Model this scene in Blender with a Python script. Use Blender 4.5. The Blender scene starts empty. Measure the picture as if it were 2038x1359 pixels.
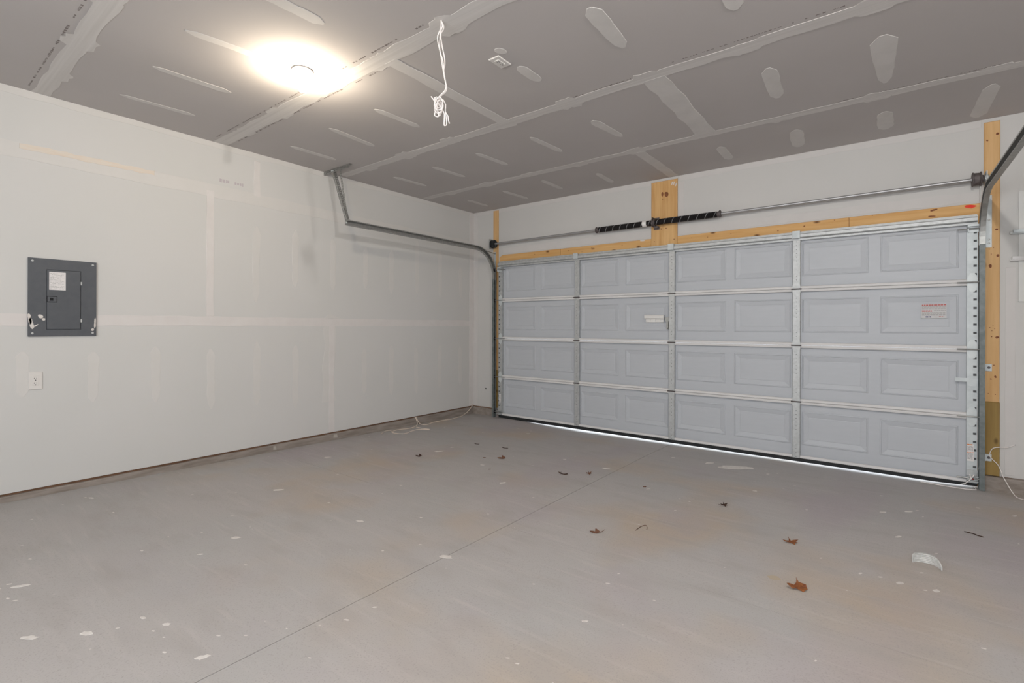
import bpy, bmesh, math, random
from mathutils import Vector, Matrix
random.seed(7)
C = bpy.context.scene.collection
S = bpy.context.scene

# ------------------------------------------------------------------ camera, world, lights, exposure
cam = bpy.data.cameras.new('camera'); co = bpy.data.objects.new('camera', cam); C.objects.link(co)
cam.sensor_fit = 'HORIZONTAL'; cam.sensor_width = 36.0
cam.lens = 974.694 / 2038 * 36.0
cam.shift_y = (648.58 - 679.5) / 2038
cam.clip_start = 0.02
yaw, roll = math.radians(37.3981), math.radians(0.1693)
R0 = Vector((math.cos(yaw), math.sin(yaw), 0)); FW = Vector((-math.sin(yaw), math.cos(yaw), 0)); U0 = Vector((0, 0, 1))
RR = R0*math.cos(roll) + U0*math.sin(roll); UU = U0*math.cos(roll) - R0*math.sin(roll)
M = Matrix((RR, UU, -FW)).transposed().to_4x4(); M.translation = Vector((4.8199, -5.373, 1.2822))
co.matrix_world = M
S.camera = co

w = bpy.data.worlds.new('world'); S.world = w; w.use_nodes = True
wb = w.node_tree.nodes['Background']; wb.inputs[0].default_value = (0.86, 0.93, 1.0, 1); wb.inputs[1].default_value = 3.2

def area(name, loc, rot, sx, sy, power, col):
    l = bpy.data.lights.new(name, 'AREA'); l.shape = 'RECTANGLE'; l.size = sx; l.size_y = sy; l.energy = power; l.color = col
    o = bpy.data.objects.new(name, l); C.objects.link(o); o.location = loc; o.rotation_euler = rot
    return o
# added fill light, set in an added window opening behind the camera
area('added_rear_fill', (4.0, -7.62, 1.75), (math.radians(90), 0, 0), 3.3, 1.3, 88, (0.96, 0.985, 1.0))
BULB_W, BULB2_W = 98.0, 450.0

S.view_settings.view_transform = 'Standard'; S.view_settings.look = 'None'
S.view_settings.gamma = 1.0; S.view_settings.exposure = 0.05
S.view_settings.use_curve_mapping = False

# ------------------------------------------------------------------ materials
def mat(name, c1, c2=None, scale=3.0, rough=0.7, metal=0.0, stretch=(1, 1, 1), bump=0.0, bscale=200.0, contrast=(0.35, 0.65), detail=4.0, c3=None, scale3=1.0, spec=0.35):
    m = bpy.data.materials.new(name); m.use_nodes = True
    nt = m.node_tree; N = nt.nodes; L = nt.links
    b = N['Principled BSDF']; b.inputs['Roughness'].default_value = rough; b.inputs['Metallic'].default_value = metal
    b.inputs['Specular IOR Level'].default_value = spec
    b.inputs['Base Color'].default_value = (*c1, 1)
    tc = N.new('ShaderNodeTexCoord'); mp = N.new('ShaderNodeMapping'); mp.inputs['Scale'].default_value = stretch
    L.new(tc.outputs['Object'], mp.inputs[0])
    out = None
    if c2:
        n = N.new('ShaderNodeTexNoise'); n.inputs['Scale'].default_value = scale; n.inputs['Detail'].default_value = detail
        L.new(mp.outputs[0], n.inputs['Vector'])
        r = N.new('ShaderNodeValToRGB'); r.color_ramp.elements[0].position = contrast[0]; r.color_ramp.elements[1].position = contrast[1]
        r.color_ramp.elements[0].color = (*c1, 1); r.color_ramp.elements[1].color = (*c2, 1)
        L.new(n.outputs[0], r.inputs[0]); out = r.outputs[0]
        if c3:
            n3 = N.new('ShaderNodeTexNoise'); n3.inputs['Scale'].default_value = scale3; n3.inputs['Detail'].default_value = 2.0
            L.new(tc.outputs['Object'], n3.inputs['Vector'])
            r3 = N.new('ShaderNodeValToRGB'); r3.color_ramp.elements[0].position = .48; r3.color_ramp.elements[1].position = .68
            L.new(n3.outputs[0], r3.inputs[0])
            mx = N.new('ShaderNodeMixRGB'); mx.inputs[2].default_value = (*c3, 1)
            L.new(r3.outputs[0], mx.inputs[0]); L.new(out, mx.inputs[1]); out = mx.outputs[0]
        L.new(out, b.inputs['Base Color'])
    if bump:
        nb = N.new('ShaderNodeTexNoise'); nb.inputs['Scale'].default_value = bscale; nb.inputs['Detail'].default_value = 3
        L.new(mp.outputs[0], nb.inputs['Vector'])
        bp = N.new('ShaderNodeBump'); bp.inputs['Strength'].default_value = bump; bp.inputs['Distance'].default_value = 0.002
        L.new(nb.outputs[0], bp.inputs['Height']); L.new(bp.outputs[0], b.inputs['Normal'])
    m['out'] = 1
    return m

def wood(name, c1, c2, axis, knots=True):
    st = [14, 14, 14]; st[axis] = 0.9
    m = mat(name, c1, c2, scale=2.2, rough=0.65, stretch=tuple(st), bump=0.15, bscale=6, contrast=(0.3, 0.7), detail=6)
    if knots:
        nt = m.node_tree; N = nt.nodes; L = nt.links; b = N['Principled BSDF']
        src = b.inputs['Base Color'].links[0].from_socket
        tc = N.new('ShaderNodeTexCoord'); mp = N.new('ShaderNodeMapping')
        s2 = [9, 9, 9]; s2[axis] = 4.5; mp.inputs['Scale'].default_value = s2
        L.new(tc.outputs['Object'], mp.inputs[0])
        v = N.new('ShaderNodeTexVoronoi'); v.inputs['Scale'].default_value = 1.0; v.inputs['Randomness'].default_value = 1.0
        L.new(mp.outputs[0], v.inputs['Vector'])
        r = N.new('ShaderNodeValToRGB'); r.color_ramp.elements[0].position = 0.05; r.color_ramp.elements[1].position = 0.16
        r.color_ramp.elements[0].color = (1, 1, 1, 1); r.color_ramp.elements[1].color = (0, 0, 0, 1)
        L.new(v.outputs['Distance'], r.inputs[0])
        mx = N.new('ShaderNodeMixRGB'); mx.inputs[2].default_value = (c1[0]*.28, c1[1]*.22, c1[2]*.2, 1)
        L.new(r.outputs[0], mx.inputs[0]); L.new(src, mx.inputs[1]); L.new(mx.outputs[0], b.inputs['Base Color'])
    return m

def emit(name, col, s):
    m = bpy.data.materials.new(name); m.use_nodes = True; b = m.node_tree.nodes['Principled BSDF']
    b.inputs['Base Color'].default_value = (*col, 1); b.inputs['Emission Color'].default_value = (*col, 1); b.inputs['Emission Strength'].default_value = s
    return m

m_wall = mat('drywall_paper', (0.630, 0.626, 0.612), (0.648, 0.640, 0.629), 1.2, 0.9, bump=0.05, bscale=400)
m_wallback = mat('drywall_primed', (0.575, 0.568, 0.556), (0.595, 0.584, 0.574), 1.5, 0.9, bump=0.05, bscale=400)
m_wmud = mat('joint_compound_wall', (0.690, 0.658, 0.645), (0.715, 0.688, 0.675), 8, 0.9)
m_bmud = mat('joint_compound_back', (0.600, 0.580, 0.572), (0.618, 0.598, 0.588), 8, 0.9)
m_wmud2 = mat('joint_compound_thin', (0.660, 0.646, 0.627), (0.675, 0.658, 0.642), 8, 0.9)
m_peach = mat('joint_compound_damp', (0.72, 0.63, 0.54), (0.72, 0.665, 0.60), 25, 0.9, stretch=(1, .4, 3))
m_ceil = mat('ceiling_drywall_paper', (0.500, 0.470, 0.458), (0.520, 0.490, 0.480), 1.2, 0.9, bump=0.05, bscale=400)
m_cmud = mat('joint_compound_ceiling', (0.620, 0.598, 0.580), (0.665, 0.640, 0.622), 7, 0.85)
m_cseam = mat('joint_compound_seam', (0.600, 0.575, 0.556), (0.690, 0.665, 0.648), 3.0, 0.85, stretch=(.35, 16, 1), contrast=(.3, .7), detail=5)
m_redcap = mat('dark_red_cap', (0.22, 0.02, 0.02), rough=0.6)
m_slotshade = mat('slot_shade', (0.10, 0.105, 0.11), rough=0.8)  # dark tone for the shade inside the end stile slots
m_filler = mat('joint_grit', (0.20, 0.125, 0.09), (0.27, 0.18, 0.14), 40, 0.9)
m_drip = mat('dried_drip', (0.46, 0.42, 0.38), rough=0.9)
m_print = mat('printed_ink', (0.23, 0.20, 0.19), rough=0.9)
m_lilac = mat('lilac_ink', (0.52, 0.47, 0.50), rough=0.9)
m_conc = mat('curb_concrete', (0.235, 0.20, 0.175), (0.33, 0.29, 0.26), 14, 0.9, bump=0.4, bscale=80, stretch=(1, .35, 2))
m_sill = mat('sill_plate', (0.16, 0.085, 0.05), (0.22, 0.12, 0.07), 8, 0.9)
m_door = mat('door_steel_paint', (0.485, 0.508, 0.545), (0.500, 0.522, 0.560), 6, 0.45, bump=0.08, bscale=150, stretch=(1, 1, 6))
m_rail = mat('door_rail_paint', (0.68, 0.67, 0.675), (0.71, 0.70, 0.70), 6, 0.75)
m_galv = mat('galvanised_steel', (0.46, 0.475, 0.48), (0.55, 0.565, 0.57), 30, 0.55, 0.55)
m_galvd = mat('galvanised_track', (0.34, 0.345, 0.335), (0.42, 0.425, 0.415), 25, 0.45, 0.8)
m_bright = mat('zinc_plate', (0.52, 0.56, 0.575), (0.60, 0.64, 0.655), 20, 0.55, 0.3)
m_hinge = mat('zinc_hinge', (0.58, 0.62, 0.63), (0.65, 0.69, 0.70), 20, 0.5, 0.2)
m_gtrk = mat('dark_grey_track', (0.135, 0.155, 0.155), (0.20, 0.22, 0.22), 25, 0.5, 0.3)  # darker grey for the vertical legs
m_shaft = mat('bare_steel_tube', (0.38, 0.38, 0.39), (0.46, 0.46, 0.47), 20, 0.42, 0.7, stretch=(.2, 5, 5))
m_white = mat('white_plastic', (0.80, 0.785, 0.765), rough=0.4)
m_pale = mat('pale_wall_metal', (0.62, 0.625, 0.615), (0.65, 0.65, 0.64), 10, 0.55)
m_bone = mat('handle_plastic', (0.71, 0.70, 0.685), (0.74, 0.73, 0.715), 10, rough=0.5)
m_plate = mat('outlet_plate', (0.72, 0.695, 0.67), rough=0.45)
m_grey = mat('panel_enamel', (0.085, 0.092, 0.105), (0.095, 0.102, 0.115), 20, 0.5)
m_dark = mat('dark_slot', (0.012, 0.012, 0.014), rough=0.8)
m_black = mat('black_rubber', (0.018, 0.02, 0.022), rough=0.6)
m_iron = mat('cast_iron', (0.10, 0.085, 0.085), (0.16, 0.14, 0.14), 40, 0.6, 0.4)
m_paper = mat('label_paper', (0.72, 0.70, 0.70), (0.78, 0.76, 0.76), 60, 0.8)
m_ink = mat('label_ink', (0.34, 0.33, 0.33), rough=0.8)
m_red = mat('red_ink', (0.50, 0.10, 0.09), rough=0.8)
m_blue = mat('blue_ink', (0.05, 0.06, 0.16), rough=0.8)
m_orange = mat('orange_ink', (0.70, 0.22, 0.06), rough=0.8)
m_spray = mat('red_spray_paint', (0.78, 0.02, 0.01), (0.70, 0.10, 0.03), 30, 0.6)
m_pineX = wood('pine_along', (0.60, 0.33, 0.115), (0.71, 0.44, 0.19), 0)
m_pineZ = wood('pine_upright', (0.58, 0.34, 0.14), (0.70, 0.45, 0.22), 2)
m_pinePlank = wood('pine_plank', (0.56, 0.31, 0.115), (0.72, 0.46, 0.21), 2, False)
m_treated = wood('treated_lumber', (0.25, 0.155, 0.045), (0.33, 0.22, 0.07), 2)
m_jamb = mat('shaded_jamb_board', (0.34, 0.17, 0.08), (0.42, 0.23, 0.11), 6, 0.8, stretch=(6, 6, .8))  # brown darkened to hold the shade behind the end stiles
m_knot = mat('pine_knot', (0.16, 0.05, 0.02), (0.26, 0.10, 0.04), 60, 0.7)
m_cable = mat('white_cable_jacket', (0.82, 0.775, 0.755), rough=0.5)
m_twine = mat('pale_wire_jacket', (0.74, 0.64, 0.55), rough=0.6)
m_leaf = mat('dry_leaf_orange', (0.135, 0.042, 0.016), (0.24, 0.085, 0.025), 60, 0.7)
m_leafd = mat('dry_leaf_dark', (0.030, 0.016, 0.012), (0.06, 0.03, 0.02), 60, 0.8)
m_leafb = mat('dry_leaf_brown', (0.09, 0.038, 0.022), (0.15, 0.07, 0.04), 60, 0.8)
m_splat = mat('compound_splatter', (0.62, 0.58, 0.55), (0.70, 0.67, 0.64), 40, 0.9)
m_tan = mat('tan_stain', (0.44, 0.37, 0.28), rough=0.9)
m_strip = mat('corrugated_plastic', (0.50, 0.50, 0.49), (0.62, 0.62, 0.61), 60, 0.5)
m_porc = mat('porcelain', (0.80, 0.78, 0.75), rough=0.3)
m_drive = mat('driveway_concrete', (0.55, 0.54, 0.52), (0.60, 0.59, 0.57), 5, 0.9)
m_bulb = emit('lit_bulb', (1.0, 0.86, 0.66), 1.0); m_bulb2 = emit('lit_bulb_white', (1.0, 0.96, 0.91), 1.0)

# concrete floor: broad tan and lilac blotches, trowel streaks, fine speckle
def floor_mat():
    m = bpy.data.materials.new('floor_concrete'); m.use_nodes = True
    nt = m.node_tree; N = nt.nodes; L = nt.links; b = N['Principled BSDF']
    b.inputs['Roughness'].default_value = 0.62; b.inputs['Specular IOR Level'].default_value = 0.3
    tc = N.new('ShaderNodeTexCoord')
    def noise(scale, detail, st=(1, 1, 1), off=0):
        mp = N.new('ShaderNodeMapping'); mp.inputs['Scale'].default_value = st; mp.inputs['Location'].default_value = (off, off*.7, 0)
        L.new(tc.outputs['Object'], mp.inputs[0])
        n = N.new('ShaderNodeTexNoise'); n.inputs['Scale'].default_value = scale; n.inputs['Detail'].default_value = detail
        L.new(mp.outputs[0], n.inputs['Vector']); return n.outputs[0]
    def ramp(s, a, bb, lo=0.0, hi=1.0):
        r = N.new('ShaderNodeMapRange'); r.inputs['From Min'].default_value = a; r.inputs['From Max'].default_value = bb
        r.inputs['To Min'].default_value = lo; r.inputs['To Max'].default_value = hi
        L.new(s, r.inputs['Value']); return r.outputs[0]
    def mix(fac, a, col, mode='MIX'):
        mx = N.new('ShaderNodeMixRGB'); mx.blend_type = mode; L.new(fac, mx.inputs[0]); L.new(a, mx.inputs[1]); mx.inputs[2].default_value = (*col, 1); return mx.outputs[0]
    base = N.new('ShaderNodeRGB'); base.outputs[0].default_value = (0.432, 0.409, 0.399, 1)
    c = base.outputs[0]
    c = mix(ramp(noise(0.8, 3, off=3.1), .42, .62), c, (0.412, 0.400, 0.392))
    sx = N.new('ShaderNodeSeparateXYZ'); L.new(tc.outputs['Object'], sx.inputs[0])
    worn = ramp(sx.outputs['Y'], -4.75, -4.05)           # the stains stop short of the swept front part of the slab
    def both(a):
        n = N.new('ShaderNodeMath'); n.operation = 'MULTIPLY'; L.new(a, n.inputs[0]); L.new(worn, n.inputs[1]); return n.outputs[0]
    c = mix(both(ramp(noise(1.1, 3, off=9.3), .50, .68, 0, .85)), c, (0.440, 0.368, 0.298))
    c = mix(both(ramp(noise(1.4, 3, (1, .6, 1), 5.7), .52, .70, 0, .85)), c, (0.400, 0.362, 0.376))
    c = mix(ramp(noise(5, 5, (.6, 1.6, 1), 2.2), .50, .75, 0, .55), c, (0.36, 0.335, 0.318))
    c = mix(ramp(noise(9, 5, (.3, 3.0, 1), 7.2), .55, .75, 0, .35), c, (0.52, 0.485, 0.465))
    c = mix(ramp(noise(160, 3), .54, .72, 0, .6), c, (0.31, 0.285, 0.27))
    L.new(c, b.inputs['Base Color'])
    bp = N.new('ShaderNodeBump'); bp.inputs['Strength'].default_value = .25; bp.inputs['Distance'].default_value = .001
    L.new(noise(120, 4), bp.inputs['Height']); L.new(bp.outputs[0], b.inputs['Normal'])
    return m
m_floor = floor_mat()

# punched galvanised stile: rows of small dark holes
def punched(name, base):
    m = base.copy(); m.name = name
    nt = m.node_tree; N = nt.nodes; L = nt.links; b = N['Principled BSDF']
    src = b.inputs['Base Color'].links[0].from_socket
    tc = N.new('ShaderNodeTexCoord'); sp = N.new('ShaderNodeSeparateXYZ'); L.new(tc.outputs['Object'], sp.inputs[0])
    cb = N.new('ShaderNodeCombineXYZ')
    def mth(op, a, v=None, b2=None):
        n = N.new('ShaderNodeMath'); n.operation = op
        if hasattr(a, 'node'): L.new(a, n.inputs[0])
        else: n.inputs[0].default_value = a
        if b2 is not None: L.new(b2, n.inputs[1])
        elif v is not None: n.inputs[1].default_value = v
        return n.outputs[0]
    zz = mth('PINGPONG', mth('MULTIPLY', sp.outputs['Z'], 1/.036), 0.5)
    n = N.new('ShaderNodeTexNoise'); n.noise_dimensions = '1D'; n.inputs['Scale'].default_value = 7.0; L.new(sp.outputs['Z'], n.inputs['W'])
    dx = mth('ABSOLUTE', mth('SUBTRACT', sp.outputs['X'], 0.0))
    d2 = mth('ADD', mth('POWER', mth('MULTIPLY', zz, .036), 2.0), None, mth('POWER', dx, 2.0))
    on = mth('LESS_THAN', d2, 0.0035**2)
    on = mth('MULTIPLY', on, None, mth('GREATER_THAN', n.outputs[0], .46))
    mx = N.new('ShaderNodeMixRGB'); mx.inputs[2].default_value = (0.05, 0.05, 0.05, 1)
    L.new(on, mx.inputs[0]); L.new(src, mx.inputs[1]); L.new(mx.outputs[0], b.inputs['Base Color'])
    return m
m_punch = punched('punched_galvanised', m_galv)

# black torsion spring with a twisted paint stripe
def spring_mat():
    m = mat('torsion_spring_black', (0.022, 0.02, 0.021), rough=0.45, metal=0.3)
    nt = m.node_tree; N = nt.nodes; L = nt.links; b = N['Principled BSDF']
    tc = N.new('ShaderNodeTexCoord'); sp = N.new('ShaderNodeSeparateXYZ'); L.new(tc.outputs['Object'], sp.inputs[0])
    def mth(op, a, v=None, b2=None):
        n = N.new('ShaderNodeMath'); n.operation = op; L.new(a, n.inputs[0])
        if b2 is not None: L.new(b2, n.inputs[1])
        elif v is not None: n.inputs[1].default_value = v
        return n.outputs[0]
    an = mth('MULTIPLY', mth('ARCTAN2', sp.outputs['Z'], None, sp.outputs['Y']), 1/(2*math.pi))
    f = mth('FRACT', mth('ADD', an, None, mth('MULTIPLY', sp.outputs['X'], 11.5)))
    on = mth('LESS_THAN', f, .075)
    mx = N.new('ShaderNodeMixRGB'); mx.inputs[1].default_value = (0.022, 0.02, 0.021, 1); mx.inputs[2].default_value = (0.34, 0.34, 0.35, 1)
    L.new(on, mx.inputs[0]); L.new(mx.outputs[0], b.inputs['Base Color'])
    return m
m_spring = spring_mat()

# ------------------------------------------------------------------ mesh helpers
WL = {}
def wloc(o): return WL.get(o.name, Vector((0, 0, 0))) if o else Vector((0, 0, 0))

class MB:
    def __init__(s): s.v = []; s.f = []
    def add(s, vs, fs):
        n = len(s.v); s.v += [tuple(v) for v in vs]; s.f += [tuple(i+n for i in f) for f in fs]; return s
    def box(s, x0, x1, y0, y1, z0, z1):
        v = [(x, y, z) for z in (z0, z1) for y in (y0, y1) for x in (x0, x1)]
        return s.add(v, [(0, 2, 3, 1), (4, 5, 7, 6), (0, 1, 5, 4), (2, 6, 7, 3), (0, 4, 6, 2), (1, 3, 7, 5)])
    def bbox(s, x0, x1, y0, y1, z0, z1, c=.003, axis=1, sgn=-1):
        # box whose face on one side (axis, sgn) is inset: a cheap bevelled plate
        lo = [x0, y0, z0]; hi = [x1, y1, z1]; a = axis; o = [i for i in range(3) if i != a]
        far, near = (hi[a], lo[a]) if sgn < 0 else (lo[a], hi[a])
        mid = near + c*(1 if sgn < 0 else -1)
        vs = []
        for lev, ins in ((far, 0), (mid, 0), (near, c)):
            for (p, q) in ((0, 0), (1, 0), (1, 1), (0, 1)):
                t = [0, 0, 0]; t[a] = lev
                t[o[0]] = (hi[o[0]]-ins) if p else (lo[o[0]]+ins); t[o[1]] = (hi[o[1]]-ins) if q else (lo[o[1]]+ins)
                vs.append(t)
        fs = [(3, 2, 1, 0), (8, 9, 10, 11)]
        for b in (0, 4):
            for i in range(4): fs.append((b+i, b+(i+1) % 4, b+4+(i+1) % 4, b+4+i))
        return s.add(vs, fs)
    def tube(s, pts, r, n=6, cap=True):
        pts = [Vector(p) for p in pts]; rings = []; up = Vector((0, 0, 1)); prev = None
        for i, p in enumerate(pts):
            t = (pts[min(i+1, len(pts)-1)] - pts[max(i-1, 0)]).normalized()
            if prev is None:
                a = t.cross(up) if abs(t.z) < .9 else t.cross(Vector((1, 0, 0)))
            else: a = prev - t*prev.dot(t)
            a.normalize(); prev = a; b = t.cross(a)
            rr = r[i] if isinstance(r, (list, tuple)) else r
            rings.append([p + a*math.cos(2*math.pi*k/n)*rr + b*math.sin(2*math.pi*k/n)*rr for k in range(n)])
        vs = [v for g in rings for v in g]; fs = []
        for i in range(len(rings)-1):
            for k in range(n): fs.append((i*n+k, i*n+(k+1) % n, (i+1)*n+(k+1) % n, (i+1)*n+k))
        if cap: fs += [tuple(range(n-1, -1, -1)), tuple((len(rings)-1)*n+k for k in range(n))]
        return s.add(vs, fs)
    def lathe(s, o, ax, prof, n=20):
        # prof: list of (distance along axis, radius)
        o = Vector(o); ax = Vector(ax).normalized()
        a = ax.cross(Vector((0, 0, 1))) if abs(ax.z) < .9 else Vector((1, 0, 0)); a.normalize(); b = ax.cross(a)
        vs = []; fs = []
        for t, r in prof:
            for k in range(n): vs.append(o + ax*t + (a*math.cos(2*math.pi*k/n) + b*math.sin(2*math.pi*k/n))*max(r, 1e-4))
        for i in range(len(prof)-1):
            for k in range(n): fs.append((i*n+k, i*n+(k+1) % n, (i+1)*n+(k+1) % n, (i+1)*n+k))
        fs += [tuple(range(n-1, -1, -1)), tuple((len(prof)-1)*n+k for k in range(n))]
        return s.add(vs, fs)
    def sweep(s, prof, frames):
        # prof: closed 2-D polygon (p, q); frames: (origin, axis_p, axis_q)
        n = len(prof); vs = []; fs = []
        for o, a, b in frames:
            o, a, b = Vector(o), Vector(a), Vector(b)
            vs += [o + a*p + b*q for p, q in prof]
        for i in range(len(frames)-1):
            for k in range(n): fs.append((i*n+k, i*n+(k+1) % n, (i+1)*n+(k+1) % n, (i+1)*n+k))
        fs += [tuple(range(n-1, -1, -1)), tuple((len(frames)-1)*n+k for k in range(n))]
        return s.add(vs, fs)
    def slab(s, outline, fn, t, inset=0.0):
        # flat piece with thickness t lying on a surface; fn maps (a, b, height) to the world
        n = len(outline); cx = sum(p[0] for p in outline)/n; cy = sum(p[1] for p in outline)/n
        top = []
        for a, b in outline:
            d = math.hypot(a-cx, b-cy) or 1
            top.append((a-(a-cx)/d*inset, b-(b-cy)/d*inset))
        vs = [fn(a, b, 0.0002) for a, b in outline] + [fn(a, b, t) for a, b in top]
        fs = [tuple(range(n-1, -1, -1)), tuple(range(n, 2*n))] + [(i, (i+1) % n, n+(i+1) % n, n+i) for i in range(n)]
        return s.add(vs, fs)
    def build(s, name, mt, parent=None, smooth=False, origin=None, kind=None, label=None):
        if origin is None:
            if parent: origin = wloc(parent)
            else:
                xs, ys, zs = zip(*s.v); origin = Vector(((min(xs)+max(xs))/2, (min(ys)+max(ys))/2, min(zs)))
        origin = Vector(origin)
        me = bpy.data.meshes.new(name)
        me.from_pydata([Vector(v)-origin for v in s.v], [], s.f)
        bm = bmesh.new(); bm.from_mesh(me); bmesh.ops.recalc_face_normals(bm, faces=bm.faces); bm.to_mesh(me); bm.free()
        me.materials.append(mt)
        if smooth:
            for p in me.polygons: p.use_smooth = True
            try: me.set_sharp_from_angle(angle=math.radians(40))
            except Exception: pass
        o = bpy.data.objects.new(name, me); C.objects.link(o)
        if parent: o.parent = parent; o.location = origin - wloc(parent)
        else: o.location = origin
        WL[o.name] = origin
        if kind: o['kind'] = kind
        if label: o['label'] = label
        return o

def copy_of(o, parent, off=(0, 0, 0)):
    c = o.copy(); C.objects.link(c); c.parent = parent
    base = WL[o.name] + Vector(off); c.location = base - wloc(parent); WL[c.name] = base
    return c
def copy_tree(o, off, parent=None):
    c = copy_of(o, parent, off)
    for ch in list(o.children): copy_tree(ch, off, c)
    return c
def thing(name, loc, label, cat, group=None, kind=None):
    o = bpy.data.objects.new(name, None); o.empty_display_size = .1; C.objects.link(o); o.location = loc; WL[o.name] = Vector(loc)
    tag(o, label, cat, group, kind); return o
def tag(o, label, cat, group=None, kind=None):
    o['label'] = label; o['category'] = cat
    if group: o['group'] = group
    if kind: o['kind'] = kind
    return o

# ------------------------------------------------------------------ room dimensions (metres)
H = 2.934           # ceiling
XR = 7.3            # right wall, outside the frame
YF = -7.6           # wall behind the camera
DX0, DX1 = 0.518, 5.395   # door
def lerp_tab(x, tab):
    for (a, p), (b, q) in zip(tab, tab[1:]):
        if x <= b: return p + (q-p)*max(0, min(1, (x-a)/(b-a)))
    return tab[-1][1]
def floor_z(x, y):
    g = lerp_tab(x, [(0, .0), (.5, .006), (.85, .006), (1.2, -.012), (1.8, -.026), (2.6, -.02), (3.5, -.013), (4.6, -.010), (5.1, -.008), (5.35, .004), (6, .0)])
    return 0.0122*(-y) + g*math.exp(min(0, y)/.35)
F_CEIL = lambda a, b, n: (a, b, H-n)
F_LEFT = lambda a, b, n: (n, a, b)
F_BACK = lambda a, b, n: (a, -n, b)
F_FLOOR = lambda a, b, n: (a, b, floor_z(a, b)+n)

# ------------------------------------------------------------------ floor: four slabs with saw-cut joints
JX, JY = 2.942, -2.975
fl = MB().box(-.1, XR+.1, YF-.1, .1, -.30, -.16).build('floor', m_conc, kind='structure')
tag(fl, 'troweled grey concrete garage floor with saw-cut joints', 'floor', kind='structure')
def slab_piece(x0, x1, y0, y1, top):
    nx = max(2, int((x1-x0)/.16)); ny = max(2, int((y1-y0)/.16)); vs = []; fs = []
    for j in range(ny+1):
        t = j/ny; t = 1-(1-t)**1.6 if top else t
        y = y0+(y1-y0)*t
        for i in range(nx+1):
            x = x0+(x1-x0)*i/nx; vs.append((x, y, floor_z(x, y)))
    n = len(vs)
    for j in range(ny):
        for i in range(nx): fs.append((j*(nx+1)+i, j*(nx+1)+i+1, (j+1)*(nx+1)+i+1, (j+1)*(nx+1)+i))
    ring = [i for i in range(nx+1)] + [j*(nx+1)+nx for j in range(1, ny+1)] + [ny*(nx+1)+i for i in range(nx-1, -1, -1)] + [j*(nx+1) for j in range(ny-1, 0, -1)]
    bot = [(vs[i][0], vs[i][1], -.159) for i in ring]; k = len(ring)
    vs += bot
    for i in range(k): fs.append((ring[i], n+i, n+(i+1) % k, ring[(i+1) % k]))
    fs.append(tuple(n+i for i in range(k-1, -1, -1)))
    m = MB(); m.v = vs; m.f = fs
    return m.build('slab', m_floor, fl, origin=(0, 0, 0))
gx, gy = .0022, .0010
for (a, b) in ((-.02, JX-gx), (JX+gx, XR)):
    slab_piece(a, b, YF, JY-gy, False); slab_piece(a, b, JY+gy, .03, True)

# grit lying in the long saw cut
MB().sweep([(-gx, -.02), (gx, -.02), (gx, -.004), (-gx, -.004)], [((JX, y, floor_z(JX, y)), (1, 0, 0), (0, 0, 1)) for y in [YF+.05+(-.1-YF-.05)*i/40 for i in range(41)]]).build('joint_grit', m_filler, fl, kind='stuff', origin=(0, 0, 0))
# compound splatters and small stains on the slab (flat dried drips)
def blob(cx, cy, rx, ry, ang, n=14, jit=.25):
    out = []
    ph = [random.uniform(1-jit, 1+jit) for _ in range(n)]
    for k in range(n):
        t = 2*math.pi*k/n; a = math.cos(t)*rx*ph[k]; b = math.sin(t)*ry*ph[k]
        out.append((cx+a*math.cos(ang)-b*math.sin(ang), cy+a*math.sin(ang)+b*math.cos(ang)))
    return out
FS = [(2.171, -3.491, 0.057), (2.387, -2.31, 0.064), (2.946, -3.498, 0.073), (2.84, -1.4, 0.063), (2.395, -1.37, 0.029), (1.918, -2.013, 0.041), (1.256, -1.916, 0.09), (1.241, -1.708, 0.042), (1.438, -0.628, 0.048), (1.813, -2.861, 0.023), (2.624, -3.664, 0.016), (3.818, -3.549, 0.03), (3.738, -0.617, 0.287), (3.504, -0.613, 0.096), (4.946, -1.033, 0.057), (4.806, -1.159, 0.046), (4.88, -1.614, 0.049), (4.875, -2.309, 0.04), (4.717, -2.314, 0.026), (5.012, -2.294, 0.039), (4.019, -1.231, 0.035), (4.007, -0.658, 0.035), (5.513, -0.681, 0.049), (4.965, -2.109, 0.021), (1.828, -4.086, 0.052), (0.62, -2.748, 0.07), (1.185, -3.513, 0.075), (0.347, -4.424, 0.052), (1.608, -4.947, 0.064), (1.713, -5.001, 0.022), (2.352, -4.68, 0.029), (2.481, -4.636, 0.037), (1.608, -4.479, 0.019), (1.898, -4.3, 0.032), (2.168, -4.996, 0.062), (2.305, -4.852, 0.055), (2.817, -4.63, 0.048), (2.358, -4.768, 0.016), (2.678, -4.704, 0.019), (2.57, -4.674, 0.012), (3.355, -1.711, 0.031), (3.174, -0.628, 0.04)]
for i, (x, y, wd) in enumerate(FS):
    r = wd/2
    MB().slab(blob(x, y, r, r*random.uniform(.35, .6), yaw+random.uniform(-.3, .5)), F_FLOOR, .0012, .001).build('splatter', m_splat, fl, origin=(0, 0, 0))
MB().slab(blob(4.377, -2.638, .033, .022, .4), F_FLOOR, .0006, .002).build('stain', m_tan, fl, origin=(0, 0, 0))
# fine scattered specks
sp = MB()
for k in range(170):
    x = random.uniform(.1, 5.9); y = random.uniform(-5.2, -.15); r = random.uniform(.002, .008)
    sp.slab(blob(x, y, r*1.6, r*.7, yaw+random.uniform(-.5, .5), 6), F_FLOOR, .0008)
sp.build('splatter_specks', m_splat, fl, origin=(0, 0, 0), kind='stuff')

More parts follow.
